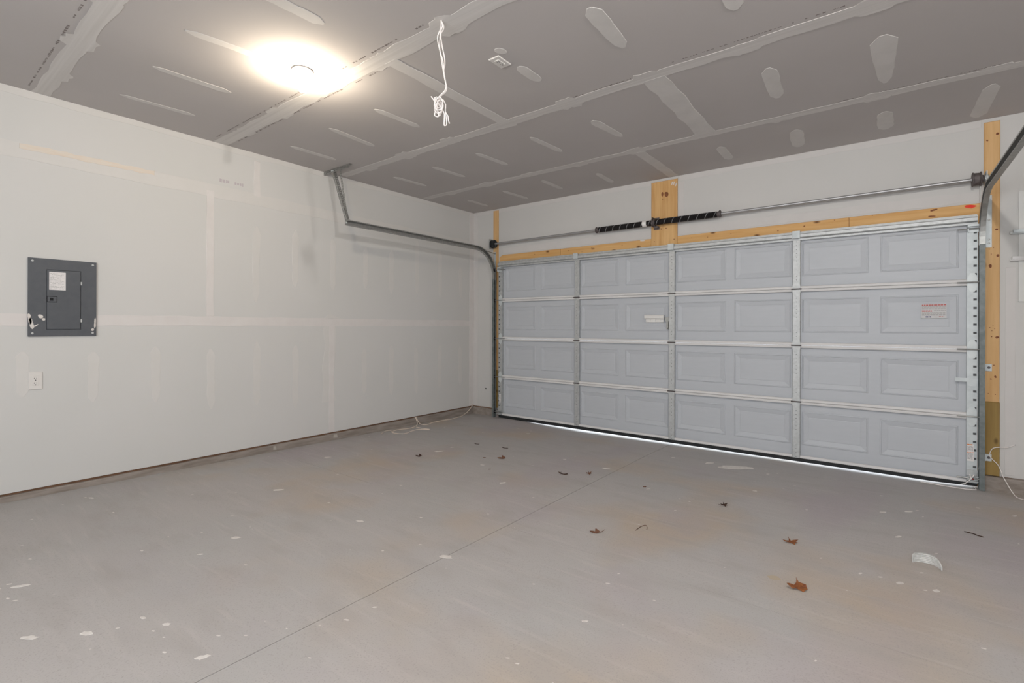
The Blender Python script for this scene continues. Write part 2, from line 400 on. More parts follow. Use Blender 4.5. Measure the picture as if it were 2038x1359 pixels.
# driveway outside, seen only through the gap under the door
dr = MB(); vs = []; nx = 30
for (y, dz) in ((.035, 0), (1.0, -.03), (14, -.5)):
    for i in range(nx+1):
        x = -6 + 20*i/nx; vs.append((x, y, (floor_z(x, 0) if 0 < x < 6 else 0) - .008 + dz))
dr.v = vs; dr.f = [(j*(nx+1)+i, j*(nx+1)+i+1, (j+1)*(nx+1)+i+1, (j+1)*(nx+1)+i) for j in range(2) for i in range(nx)]
tag(dr.build('driveway', m_drive, kind='structure'), 'sunlit driveway outside, a bright line below the garage door', 'driveway', kind='structure')

# ------------------------------------------------------------------ walls
ZB = 0.114          # bottom edge of the drywall
wl = MB().box(-.12, 0, YF, .13, ZB, H).build('wall_left', m_wall, origin=(0, 0, 0)); tag(wl, 'taped and unpainted drywall on the left', 'wall', kind='structure')
wbk = MB()
wbk.box(-.12, .535, .055, .13, -.155, ZB); wbk.box(5.378, XR, .055, .13, -.155, ZB); wbk.box(0, .535, 0, .13, ZB, H); wbk.box(5.378, XR, 0, .13, ZB, H); wbk.box(.535, 5.378, 0, .13, 2.155, H)
wbk = wbk.build('wall_back', m_wallback, origin=(0, 0, 0)); tag(wbk, 'taped drywall around and above the garage door', 'wall', kind='structure')
wr = MB().box(XR, XR+.12, YF, .13, 0, H).build('wall_right', m_wall); tag(wr, 'drywall on the right, out of view', 'wall', kind='structure')
wf = MB()
wf.box(-.12, 2.3, YF-.12, YF, 0, H); wf.box(5.7, XR+.12, YF-.12, YF, 0, H); wf.box(2.3, 5.7, YF-.12, YF, 2.45, H); wf.box(2.3, 5.7, YF-.12, YF, 0, 1.05)
wf = wf.build('wall_front', m_wall); tag(wf, 'drywall with an added wide window opening, behind the camera', 'wall', kind='structure')
m = MB()
for x0, x1 in ((2.3, 2.36), (3.97, 4.03), (5.64, 5.7)): m.box(x0, x1, YF-.115, YF-.06, 1.05, 2.45)
for z0, z1 in ((1.05, 1.11), (2.39, 2.45)): m.box(2.36, 3.97, YF-.115, YF-.06, z0, z1); m.box(4.03, 5.64, YF-.115, YF-.06, z0, z1)
tag(m.build('added_window_1', m_white), 'added white window frame behind the camera, around the fill light', 'window', kind='structure')  # unseen window, added to carry the fill light
ce = MB().box(-.12, XR+.12, YF-.12, .13, H, H+.1).build('ceiling', m_ceil, origin=(0, 0, 0)); tag(ce, 'unpainted drywall ceiling with taped seams', 'ceiling', kind='structure')

# concrete foundation curb and the sill gap above it
def curb(x0, x1, y0, y1, top, name, label, edge):
    # top edge wavers a little along its length
    along = 0 if (x1-x0) > (y1-y0) else 1; L = (x1-x0) if along == 0 else (y1-y0); n = max(2, int(L/.12)); m = MB(); frames = []
    for i in range(n+1):
        t = i/n; dz = random.uniform(-.003, .003); dy = random.uniform(-.002, .002)
        if along == 1: frames.append(((0, y0+L*t, 0), [(x0, -.155), (x1+dy, -.155), (x1+dy, top-.006+dz), (x1-.006+dy, top+dz), (x0, top+dz)]))
        else: frames.append(((x0+L*t, 0, 0), [(y1, -.155), (y0+dy, -.155), (y0+dy, top-.006+dz), (y0+.006+dy, top+dz), (y1, top+dz)]))
    vs = []; fs = []
    for o, pr in frames:
        for p, q in pr: vs.append((p, o[1], q) if along == 1 else (o[0], p, q))
    for i in range(n):
        for k in range(5): fs.append((i*5+k, i*5+(k+1) % 5, (i+1)*5+(k+1) % 5, (i+1)*5+k))
    fs += [(0, 1, 2, 3, 4), tuple(n*5+k for k in range(5))]
    m.add(vs, fs); o = m.build(name, m_conc); tag(o, label, 'curb', kind='structure'); return o
cl = curb(-.1, .020, YF, -.001, .098, 'baseboard_left', 'low concrete curb along the foot of the left wall', 1)
MB().box(-.1, -.012, YF, 0, .096, ZB+.001).build('sill_plate', m_sill, cl)
dm = [(-2.95, .03), (-2.28, .05)]
for y, wd in dm: MB().slab([(y-wd/2, .055), (y+wd/2, .05), (y+wd/2.4, .085), (y-wd/2.2, .09)], lambda a, b, n: (.0225+n, a, b), .002).build('compound_drip', m_drip, cl)
cb1 = curb(.0205, .42, -.020, .05, .103, 'baseboard_back', 'low concrete curb between the corner and left track', 0)
cb2 = curb(5.435, XR, -.048, .05, .112, 'baseboard_back', 'low concrete curb right of the garage door', 0)
MB().box(.0, .40, -.004, .05, .100, ZB+.001).build('sill_plate', m_sill, cb1)
MB().box(5.535, XR, -.0, .05, .108, ZB+.001).build('sill_plate', m_sill, cb2)

# ------------------------------------------------------------------ joint compound on the ceiling and walls
def stripe(p, q, w0, w1, jit=.06, n=9, tail=1.0):
    # rounded stroke from p to q with half widths w0, w1
    px, py = p; qx, qy = q; L = math.hypot(qx-px, qy-py); ux, uy = (qx-px)/L, (qy-py)/L; vx, vy = -uy, ux
    a, b = [], []
    for i in range(n+1):
        t = i/n; ww = w0+(w1-w0)*t
        end = min(1, math.sqrt(max(0, 1-(1-min(t, 1-t)*L/(max(w0, w1)*tail))**2))) if min(t, 1-t)*L < max(w0, w1)*tail else 1
        end = max(end, .25)
        for s, lst in ((1, a), (-1, b)):
            o = ww*end*(1+random.uniform(-jit, jit)); lst.append((px+ux*L*t+vx*o*s, py+uy*L*t+vy*o*s))
    return a + b[::-1]
def seam(p, q, w, step=.12, tabs=(), jit=.18, tabw=.075):
    # long ragged band with wider dabs at the screw positions (distances along it)
    px, py = p; qx, qy = q; L = math.hypot(qx-px, qy-py); ux, uy = (qx-px)/L, (qy-py)/L; vx, vy = -uy, ux
    n = int(L/step); a, b = [], []
    ts = sorted([i*step for i in range(n+1)] + [t+d for t in tabs for d in (-.085, -.06, .0, .06, .085)] + [L])
    for d in ts:
        if d < 0 or d > L: continue
        for s, lst in ((1, a), (-1, b)):
            o = w*(1+random.uniform(-jit, jit))
            for k, t in enumerate(tabs):
                if abs(d-t) <= .061 and (k+(s > 0)) % 3 != 0: o += tabw*random.uniform(.5, 1)
            lst.append((px+ux*d+vx*o*s, py+uy*d+vy*o*s))
    return a + b[::-1]
TB = [.45+.61*i for i in range(13)]
PUT = [0]
def put(outline, fn, mt, parent, name, t=.0015, ins=.004):
    PUT[0] += 1; t += .00002*(PUT[0] % 47)      # no two overlapping coats end level
    return MB().slab(outline, fn, t, ins).build(name, mt, parent)
put(seam((0, -4.635), (XR, -4.635), .050, tabs=TB, tabw=.03), F_CEIL, m_cseam, ce, 'taped_seam')
put(seam((0, -3.445), (XR, -3.455), .058, tabs=TB, tabw=.03), F_CEIL, m_cseam, ce, 'taped_seam')
put(seam((.05, -2.215), (XR, -2.265), .050, tabs=TB, tabw=.04), F_CEIL, m_cseam, ce, 'taped_seam')
put(seam((.05, -1.005), (XR, -1.0), .046, tabs=TB, tabw=.035), F_CEIL, m_cseam, ce, 'taped_seam')
for x, y0, y1, ww in ((2.355, -3.41, -2.26, .050), (3.588, -2.21, -1.04, .078), (2.955, -.96, -.02, .052)):
    put(seam((x, y0), (x, y1), ww, jit=.14), F_CEIL, m_cmud, ce, 'taped_seam', .0022)
CP = [(2.347, -4.247, 2.366, -3.868), (1.693, -4.309, 1.757, -3.855), (1.089, -4.286, 1.111, -3.821), (0.446, -4.295, 0.482, -3.826), (1.711, -3.045, 1.729, -2.605), (1.108, -3.048, 1.067, -2.561), (0.447, -3.028, 0.451, -2.563), (3.59, -3.116, 3.58, -2.664), (2.962, -3.118, 2.987, -3.039), (2.956, -2.875, 2.958, -2.633), (2.339, -1.875, 2.371, -1.402), (1.693, -1.861, 1.729, -1.414), (1.062, -1.834, 1.099, -1.377), (0.464, -1.853, 0.492, -1.393), (2.935, -1.859, 2.986, -1.403), (4.213, -3.0, 4.193, -2.635), (4.214, -1.901, 4.193, -1.399), (4.8, -1.899, 4.81, -1.208), (4.213, -0.67, 4.178, -0.207), (4.806, -0.657, 4.812, -0.232), (5.393, -0.751, 5.382, -0.087), (3.598, -0.643, 3.589, -0.225), (2.329, -0.612, 2.316, -0.205), (1.708, -0.757, 1.713, -0.321), (1.081, -0.683, 1.121, -0.211), (0.443, -0.623, 0.445, -0.217)]
CW = {0: (.04, .04), 1: (.028, .036), 2: (.026, .036), 3: (.022, .03), 7: (.055, .04), 8: (.036, .032), 9: (.040, .038), 14: (.045, .030), 15: (.05, .045), 16: (.048, .045), 17: (.075, .035), 18: (.05, .055), 19: (.05, .055), 20: (.045, .05), 21: (.04, .045)}
for i, (a, b, c, d) in enumerate(CP):
    w0, w1 = CW.get(i, (.03, .032))
    put(stripe((a, b), (c, d), w0, w1, tail=1.6), F_CEIL, m_cmud, ce, 'compound_patch')
# board-edge lettering beside the seams (too small to read: runs of short bars)
def lettering(a0, a1, b, fn, hgt, mt, parent, along, dens=.75):
    m = MB(); a = a0
    while a < a1:
        if random.random() < dens:
            L = random.uniform(.006, .022); h = hgt*random.uniform(.5, 1)
            o = [(a, b-h/2), (a+L, b-h/2), (a+L, b+h/2), (a, b+h/2)]
            if not along: o = [(q, p) for p, q in o]
            m.slab(o, fn, .0006)
            a += L+random.uniform(.004, .012)
        else: a += random.uniform(.015, .05)
    return m.build('edge_lettering', mt, parent, kind='stuff')
lettering(.1, 1.75, -4.715, F_CEIL, .012, m_print, ce, True)
lettering(.1, 2.8, -3.535, F_CEIL, .012, m_print, ce, True)
lettering(.15, 2.2, -3.375, F_CEIL, .012, m_print, ce, True)
lettering(2.9, 3.5, -2.30, F_CEIL, .010, m_print, ce, True)
lettering(3.75, 4.7, -2.335, F_CEIL, .010, m_print, ce, True)
lettering(4.5, 5.4, -1.07, F_CEIL, .008, m_print, ce, True)

# left wall: horizontal seams, butt joints, screw strips, corner and ceiling-edge tape
put(seam((YF, 1.313), (-.02, 1.318), .042, jit=.1), F_LEFT, m_wmud, wl, 'taped_seam')
put(seam((YF, 2.525), (-.02, 2.46), .055, jit=.12), F_LEFT, m_wmud2, wl, 'taped_seam')
put(seam((-4.75, 2.535), (-3.95, 2.537), .018, step=.05, jit=.35), F_LEFT, m_peach, wl, 'tape_patch', .003)
for y, z0, z1, ww, mt in ((-3.53, 1.36, 2.49, .030, m_wmud), (-3.117, 2.52, 2.86, .030, m_wmud), (-2.315, .12, 1.30, .032, m_wmud)):
    put(seam((y, z0), (y, z1), ww, jit=.12), F_LEFT, mt, wl, 'taped_seam', .0022)
put(seam((-2.345, .45), (-2.345, 1.28), .060, step=.2, jit=.45), F_LEFT, m_wmud2, wl, 'taped_seam', .001)
put([(-2.40, 1.36), (-2.36, 1.40), (-2.31, 1.405), (-2.26, 1.385), (-2.23, 1.36)], F_LEFT, m_wmud2, wl, 'compound_patch')
put(seam((YF, H-.026), (-.0, H-.026), .024, jit=.2), F_LEFT, m_wmud2, wl, 'taped_seam', .002)
put(seam((-.045, ZB), (-.045, H), .044, jit=.06), F_LEFT, m_wmud, wl, 'taped_seam', .002)
WS = [(-3.13, 1.5, 2.234), (-2.732, 1.676, 2.258), (-2.301, 1.665, 2.232), (-1.884, 1.713, 2.187), (-1.505, 1.669, 2.211), (-1.094, 1.691, 2.379), (-0.681, 1.666, 2.314), (-0.275, 1.685, 2.115), (-3.515, 0.527, 1.069), (-3.117, 0.508, 1.123), (-2.728, 0.427, 1.083), (-1.894, 0.492, 1.012), (-1.501, 0.431, 1.041), (-1.097, 0.406, 0.99), (-0.685, 0.437, 1.017), (-0.28, 0.447, 0.991), (-4.344, 0.691, 1.075), (-4.728, 0.773, 1.091), (-3.938, 0.642, 1.101)]
for y, z0, z1 in WS:
    put(stripe((y, z0), (y+random.uniform(-.01, .01), z1), .030, .036, jit=.12), F_LEFT, m_wmud2, wl, 'compound_patch', .001)
lettering(-3.453, -3.21, 2.60, F_LEFT, .034, m_lilac, wl, True, .93)
# back wall tape
put(seam((.0, H-.03), (2.69, H-.03), .028, jit=.2), F_BACK, m_bmud, wbk, 'taped_seam')
put(seam((3.01, H-.03), (5.42, H-.03), .028, jit=.2), F_BACK, m_bmud, wbk, 'taped_seam')
put(seam((.045, ZB), (.045, H), .044, jit=.06), F_BACK, m_bmud, wbk, 'taped_seam', .002)
put(seam((.55, 2.33), (2.69, 2.33), .04, jit=.15), F_BACK, m_bmud, wbk, 'taped_seam')
put(seam((3.01, 2.33), (5.41, 2.33), .04, jit=.15), F_BACK, m_bmud, wbk, 'taped_seam')
put(seam((3.04, 2.38), (3.04, 2.86), .03, jit=.1), F_BACK, m_bmud, wbk, 'taped_seam')
put(seam((5.585, .13), (5.585, 1.75), .028, jit=.1), F_BACK, m_bmud, wbk, 'taped_seam')
for x, z in ((5.606, .372), (.242, .381)):
    MB().lathe((x, -.0004, z), (0, -1, 0), [(0, .011), (.0012, .010), (.0014, .001)], 10).build('cable_hole', m_dark, wbk)

# ------------------------------------------------------------------ framing lumber around the door
def board(x0, x1, z0, z1, mt, parent, name='board', y=-.014, c=.004, label=None):
    return MB().bbox(x0, x1, y, -.0006, z0, z1, c).build(name, mt, parent, label=label)
t1 = thing('trim_1', (2.9, 0, 2.1), 'yellow pine header boards in a row over the garage door', 'board', kind='structure')
MB().sweep([(0, 2.10), (0, 2.245), (.055, 2.272), (0+1.0, 2.272), (1.0, 2.10)], [((.50, -.0006, 0), (1, 0, 0), (0, 0, 1)), ((.50, -.016, 0), (1, 0, 0), (0, 0, 1))]).build('board', m_pineX, t1)
board(1.501, 2.702, 2.10, 2.272, m_pineX, t1, y=-.0165); board(2.998, 4.549, 2.10, 2.272, m_pineX, t1, y=-.016); board(4.551, 5.428, 2.10, 2.272, m_pineX, t1, y=-.016)
MB().slab(blob(5.355, 2.252, .034, .013, -.25), lambda a, b, n: (a, -.0162-n, b), .0006).build('paint_mark', m_spray, t1, label='red sprayed paint mark')
MB().slab(blob(2.60, 2.262, .035, .007, 0), lambda a, b, n: (a, -.0166-n, b), .0008).build('compound_smear', m_cmud, t1)
t2 = thing('trim_2', (5.475, 0, .145), 'upright pine board with treated foot right of the door', 'board', kind='structure')
board(5.432, 5.524, .695, 2.905, m_pineZ, t2); board(5.432, 5.526, .115, .694, m_treated, t2, y=-.015)
t3 = thing('trim_3', (.43, 0, .12), 'upright pine board at the left end of the door', 'board', kind='structure')
board(.383, .474, .66, 2.912, m_pineZ, t3); board(.383, .474, .125, .659, m_treated, t3, y=-.015)
t4 = thing('trim_4', (2.85, 0, 2.09), 'wide knotty pine plank above the middle of the door', 'board', kind='structure')
pk = board(2.703, 2.997, 2.09, 2.903, m_pinePlank, t4, 'plank', y=-.018)
for x, z, rx, rz, a in ((2.832, 2.755, .012, .026, 0), (2.880, 2.748, .021, .029, .3), (2.835, 2.700, .004, .006, 0), (2.82, 2.37, .006, .008, 0), (2.875, 2.37, .005, .007, 0), (2.965, 2.24, .006, .005, 0), (2.74, 2.235, .006, .005, 0)):
    MB().slab(blob(x, z, rx, rz, a, 10, .15), lambda p, q, n: (p, -.0182-n, q), .0006).build('knot', m_knot, pk)
for (x, z) in ((2.935, 2.865), (2.955, 2.862), (2.978, 2.845)):
    MB().slab(stripe((x, z-.025), (x+.012, z+.012), .005, .007), lambda p, q, n: (p, -.0182-n, q), .001).build('compound_smear', m_splat, pk)
def knots(parent, y, lst):
    for x, z, rx, rz in lst:
        MB().slab(blob(x, z, rx, rz, random.uniform(-.4, .4), 9, .2), lambda p, q, n: (p, y-n, q), .0006).build('knot', m_knot, parent)
knots(t2, -.0142, [(5.470, 1.765, .010, .016), (5.512, 1.845, .009, .010), (5.510, 1.205, .011, .009), (5.478, 1.21, .004, .005), (5.500, .895, .007, .010), (5.475, .875, .005, .006), (5.508, 2.80, .009, .010), (5.450, 2.76, .006, .008), (5.505, 2.05, .008, .007), (5.492, .985, .006, .004), (5.465, 1.90, .003, .003), (5.488, 1.91, .003, .003), (5.475, 1.86, .003, .003), (5.486, 1.30, .003, .003), (5.468, 1.28, .003, .003), (5.495, 1.27, .003, .003), (5.48, 1.255, .003, .003), (5.46, .76, .003, .003), (5.50, .755, .003, .003)])
knots(t1, -.0164, [(5.13, 2.255, .030, .008), (5.12, 2.205, .028, .006), (4.20, 2.235, .007, .006), (3.98, 2.215, .006, .005), (3.55, 2.235, .005, .004), (3.32, 2.225, .004, .004), (4.44, 2.26, .004, .003), (4.72, 2.265, .004, .003), (3.15, 2.235, .004, .004), (2.35, 2.235, .005, .004), (1.95, 2.24, .005, .004), (1.62, 2.235, .006, .005), (1.1, 2.235, .006, .004), (5.415, 2.245, .003, .003), (5.415, 2.225, .003, .003)])
t5 = thing('trim_5', (2.9, 0, .05), 'brown jamb boards, darkened for shade, at the sides of the door opening', 'board', kind='structure')
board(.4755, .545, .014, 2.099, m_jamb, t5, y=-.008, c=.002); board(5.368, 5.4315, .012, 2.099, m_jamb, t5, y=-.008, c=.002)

# ------------------------------------------------------------------ garage door
Z0, SP = 0.043, 0.532
door = thing('door_1', ((DX0+DX1)/2, -.03, 0.0), 'wide white sectional garage door with galvanised stiles, closed', 'garage door', kind='structure')
YS, YO, YL, YT = -.022, -.009, -.054, -.058      # skin, outside, rail face, stile face
BAYC = [1.165, 2.355, 3.545, 4.735]; PW = .254; PGAP = .041
def emb_x(): return [(c+s*(PGAP)+(0 if s > 0 else -2*PW), c+s*PGAP+(2*PW if s > 0 else 0)) for c in BAYC for s in (-1, 1)]
EX = emb_x(); EZ0, EZ1 = .122, .440
def section_skin(z0):
    m = MB(); xs = sorted([DX0, DX1] + [v for e in EX for v in e]); zs = [z0, z0+EZ0, z0+EZ1, z0+SP-.001]
    holes = set(e[0] for e in EX)
    idx = {}
    vs = []
    for j, z in enumerate(zs):
        for i, x in enumerate(xs): idx[i, j] = len(vs); vs.append((x, YS, z))
    fs = []
    for j in range(3):
        for i in range(len(xs)-1):
            if j == 1 and xs[i] in holes: continue
            fs.append((idx[i, j], idx[i+1, j], idx[i+1, j+1], idx[i, j+1]))
    n = len(vs); X0, X1, A, B = xs[0], xs[-1], zs[0], zs[-1]
    vs += [(X0, YO, A), (X1, YO, A), (X1, YO, B), (X0, YO, B)]
    fs += [(n, n+1, n+2, n+3)]
    low = [idx[i, 0] for i in range(len(xs))]; hi = [idx[i, 3] for i in range(len(xs))]
    fs += [tuple(low[::-1]+[n, n+1][0:0]) if False else (low[0], n, n+1, low[-1]) + tuple(low[-2:0:-1])]
    fs += [(hi[0],) + tuple(hi[1:-1]) + (hi[-1], n+2, n+3)]
    fs += [(idx[0, 0], idx[0, 1], idx[0, 2], idx[0, 3], n+3, n), (idx[len(xs)-1, 0], n+1, n+2, idx[len(xs)-1, 3], idx[len(xs)-1, 2], idx[len(xs)-1, 1])]
    return m.add(vs, fs)
def raised_panel(x0, x1, z0, z1):
    # rolled edge, sloping border, sunk centre field (as pressed steel shows from indoors)
    m = MB(); rings = [(0, YS), (.004, YS-.004), (.010, YS-.005), (.014, YS+.001), (.018, YS+.001), (.055, YS+.009), (.060, YS+.0075)]
    vs = []; fs = []
    for d, y in rings: vs += [(x0+d, y, z0+d), (x1-d, y, z0+d), (x1-d, y, z1-d), (x0+d, y, z1-d)]
    for i in range(len(rings)-1):
        for k in range(4): fs.append((i*4+k, i*4+(k+1) % 4, (i+1)*4+(k+1) % 4, (i+1)*4+k))
    n = (len(rings)-1)*4; fs.append((n, n+1, n+2, n+3))
    return m.add(vs, fs)
def cstile(x, z0, z1):
    m = MB(); hw = .033
    m.sweep([(-hw, 0), (-hw, YT-YS+.004), (-hw+.004, YT-YS), (hw-.004, YT-YS), (hw, YT-YS+.004), (hw, 0)], [((x, YS-.001, z0), (1, 0, 0), (0, 1, 0)), ((x, YS-.001, z1), (1, 0, 0), (0, 1, 0))])
    return m
def estile(side, z0, z1):
    # end stile: front plate with a column of slots near the outer edge, closed sides
    m = MB(); xa, xb = (DX0+.001, DX0+.065) if side < 0 else (DX1-.065, DX1-.001)
    xo = (xa, xa+.006, xa+.026, xb) if side < 0 else (xa, xb-.026, xb-.006, xb)
    pitch = .066; zs = [z0]; z = z0+.055; slot = []
    while z < z1-.05:
        zs += [z, z+.017]; slot.append(len(zs)-2); z += pitch
    zs.append(z1); vs = []; fs = []; nx = 4
    for zz in zs:
        for x in xo: vs.append((x, YT-.001, zz))
    sc = 0 if side < 0 else 2
    col = 1 if side < 0 else 1
    for j in range(len(zs)-1):
        for i in range(3):
            if j in slot and i == col: continue
            fs.append((j*nx+i, j*nx+i+1, (j+1)*nx+i+1, (j+1)*nx+i))
    n = len(vs); J = len(zs)-1
    vs += [(xa, YS-.001, z0), (xb, YS-.001, z0), (xb, YS-.001, z1), (xa, YS-.001, z1)]
    fs += [(n, n+3)+tuple(j*nx for j in range(J, -1, -1)), (n+1, n+2)+tuple(j*nx+3 for j in range(J, -1, -1)), (0, 1, 2, 3, n+1, n), (J*nx, J*nx+1, J*nx+2, J*nx+3, n+2, n+3)]
    return m.add(vs, fs)
first_panel = None
SX = [1.767, 2.954, 4.143]
for k in range(4):
    z0 = Z0+SP*k; z1 = z0+SP
    sec = section_skin(z0).build('door_section', m_door, door)
    for (a, b) in EX:
        if first_panel is None: first_panel = raised_panel(a, b, z0+EZ0, z0+EZ1).build('raised_panel', m_door, sec, origin=(a, YS, z0+EZ0))
        else: copy_of(first_panel, sec, Vector((a, YS, z0+EZ0))-WL[first_panel.name])
    xs = [DX0+.066] + [v for s in SX for v in (s-.0335, s+.0335)] + [DX1-.066]
    for i in range(0, len(xs), 2):
        tp = MB(); tp.sweep([(0, 0), (YL-YS, 0), (YL-YS-.003, -.006), (YL-YS, -.021), (YL-YS+.010, -.024), (YL-YS+.010, -.006), (0, -.004)], [((xs[i], YS-.0005, z1-.0015), (0, 1, 0), (0, 0, 1)), ((xs[i+1], YS-.0005, z1-.0015), (0, 1, 0), (0, 0, 1))])
        if k < 3: tp.build('top_rail', m_rail, sec)
        bt = MB(); bt.sweep([(0, 0), (YL-YS, 0), (YL-YS-.003, .006), (YL-YS, .021), (YL-YS+.010, .026), (YL-YS+.010, .006), (0, .004)], [((xs[i], YS-.0005, z0+.0015), (0, 1, 0), (0, 0, 1)), ((xs[i+1], YS-.0005, z0+.0015), (0, 1, 0), (0, 0, 1))])
        bt.build('bottom_rail', m_rail, sec)
    for s in SX: cstile(s, z0+.002, z1-.004).build('center_stile', m_punch, door, origin=(s, YT, z0+.266))
    for sd in (-1, 1):
        es = estile(sd, z0+.002, z1-.003).build('end_stile', m_bright if sd > 0 else m_galv, door)
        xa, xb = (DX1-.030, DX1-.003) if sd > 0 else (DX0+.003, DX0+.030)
        MB().box(xa, xb, YT+.004, YT+.006, z0+.006, z1-.008).build('slot_shade_strip', m_slotshade, es)  # dark strip added behind the slots, carrying the shade inside the stile
def hinge(x, z, hw):
    m = MB(); y = YT-.0015
    for s in (-1, 1):
        pr = [(x-hw, z+s*.006), (x+hw, z+s*.006), (x+hw, z+s*.03), (x+hw*.45, z+s*.075), (x-hw*.45, z+s*.075), (x-hw, z+s*.03)]
        m.slab(pr, lambda a, b, n: (a, y-n, b), .0028)
    return m
JZ = [Z0+SP*(k+1) for k in range(3)]
for z in JZ:
    for x in SX:
        h = hinge(x, z, .033).build('hinge', m_galv, door)
        MB().tube([(x-.042, YT-.007, z), (x+.042, YT-.007, z)], .0065, 8).build('hinge_pin', m_iron, h)
    for sd, x in ((-1, DX0+.036), (1, DX1-.033)):
        h = hinge(x, z, .030).build('hinge', m_hinge, door)
def roller(sd, z, y=-.077):
    xa, xb = (5.27, 5.4125) if sd > 0 else (.643, .4625)
    xw = 5.404 if sd > 0 else .471
    r = MB().tube([(xa, y, z), (xw, y, z)], .0055, 8).build('roller_shaft', m_galvd, door)
    MB().lathe((xw, y, z), (sd, 0, 0), [(0, .012), (.001, .021), (.010, .021), (.011, .012)], 14).build('roller_wheel', m_black, r)
for z in [.085] + JZ + [2.062]:
    for sd in (-1, 1): roller(sd, z)
# top strut with clips, top and bottom brackets, seal, cables
MB().sweep([(-.0595, 2.178), (-.064, 2.178), (-.066, 2.158), (-.088, 2.154), (-.094, 2.148), (-.094, 2.124), (-.088, 2.118), (-.066, 2.114), (-.064, 2.098), (-.0595, 2.098)],
           [((DX0+.01, 0, 0), (0, 1, 0), (0, 0, 1)), ((DX1-.006, 0, 0), (0, 1, 0), (0, 0, 1))]).build('top_strut', m_galv, door)
for s in SX: MB().bbox(s-.033, s+.033, -.1015, -.0945, 2.112, 2.182, .002).build('strut_clip', m_bright, door)
for sd in (-1, 1):
    a, b = (5.331, 5.397) if sd > 0 else (.516, .582)
    m = MB(); m.box(a, b, -.066, -.0605, 2.035, 2.096); m.box(a, b, -.092, -.066, 2.080, 2.096); m.box(a, a+.008, -.088, -.066, 2.04, 2.08); m.box(a, b, -.088, -.066, 2.068, 2.073)
    m.build('top_bracket', m_bright, door)
    m = MB(); m.box(a, b, -.066, -.0600, .050, .150); m.box(a, b, -.095, -.066, .062, .068); m.box(a, b, -.095, -.066, .100, .106)
    m.box(a+.012, a+.019, -.070, -.066, .12, .155); m.box(b-.024, b-.017, -.070, -.066, .12, .155)
    bb = m.build('bottom_bracket', m_galv, door)
    xc = 5.4035 if sd > 0 else .4885
    MB().tube([(xc+(-.02 if sd > 0 else .02), -.084, .085), (xc, -.085, .20), (xc, -.085, 1.2), (xc, -.0875, 2.41)], .0016, 5).build('lift_cable', m_galvd, bb)
MB().lathe((5.365, -.0955, .085), (0, -1, 0), [(0, .007), (.004, .0065), (.006, .002)], 10).build('red_cap', m_redcap, door, label='red cap on the bottom bracket')
# bottom seal: rubber strip that reaches the slab only at the far left end
m = MB(); tab = [(DX0+.002, -.002), (.84, .001), (.95, .005), (1.8, .004), (3.5, .007), (5.0, .011), (5.2, .011), (DX1-.002, .022)]
fr = []
for i in range(41):
    x = DX0+.002+(DX1-DX0-.004)*i/40; zb = lerp_tab(x, tab)
    fr.append((x, zb))
vs = []; fs = []
for x, zb in fr: vs += [(x, -.054, .0425), (x, -.054, zb+.008), (x, -.046, zb), (x, -.018, zb), (x, -.010, zb+.008), (x, -.010, .0425)]
for i in range(40):
    for k in range(6): fs.append((i*6+k, i*6+(k+1) % 6, (i+1)*6+(k+1) % 6, (i+1)*6+k))
fs += [(0, 1, 2, 3, 4, 5), tuple(240+k for k in range(6))]
m.add(vs, fs).build('bottom_seal', m_black, door)
# white cord tied to the right bottom bracket, trailing under the seal
MB().tube([(5.345, -.098, .122), (5.352, -.102, .095), (5.345, -.105, .075), (5.318, -.108, .045), (5.290, -.105, .030)], .0035, 6).build('tie_cord', m_cable, door)
MB().tube([(5.372, -.098, .122), (5.360, -.102, .100), (5.348, -.105, .078)], .003, 6).build('tie_cord', m_cable, door)
MB().tube([(5.05, -.07, floor_z(5.05, -.07)+.003), (5.2, -.11, floor_z(5.2, -.11)+.003), (5.32, -.125, floor_z(5.3, -.12)+.003), (5.385, -.10, floor_z(5.38, -.1)+.003), (5.375, -.08, .02)], .003, 6).build('tie_cord', m_cable, door)
# slide bolt at the right, lift handle, latch clip
m = MB(); m.box(5.333, 5.394, -.068, -.0595, .815, .893)
m.box(5.26, 5.333, -.0665, -.0625, .848, .878)
m.build('slide_lock', m_bright, door)
m = MB().sweep([(0, 0), (.0, .042), (-.018, .046), (-.030, .036), (-.028, .006), (-.014, -.002)], [((2.642, -.0305, 1.368), (0, 1, 0), (0, 0, 1)), ((2.864, -.0305, 1.364), (0, 1, 0), (0, 0, 1))])
hd = m.build('lift_handle', m_bone, door, label='bone white plastic lift handle')
m = MB(); m.box(2.655, 2.858, -.034, -.0305, 1.328, 1.364)
for x0, x1 in ((2.655, 2.665), (2.698, 2.708), (2.755, 2.763), (2.81, 2.818), (2.848, 2.858)): m.box(x0, x1, -.044, -.034, 1.330, 1.363)
m.box(2.655, 2.858, -.042, -.034, 1.328, 1.335); m.build('handle_socket', m_bone, hd)
m = MB(); m.box(2.878, 2.9195, -.052, -.0235, 1.335, 1.382); m.box(2.892, 2.912, -.046, -.0235, 1.25, 1.335); m.build('latch_clip', m_galvd, door)
MB().lathe((2.905, -.0465, 1.262), (0, -1, 0), [(0, .006), (.002, .005), (.003, .001)], 8).build('bolt_head', m_black, door)
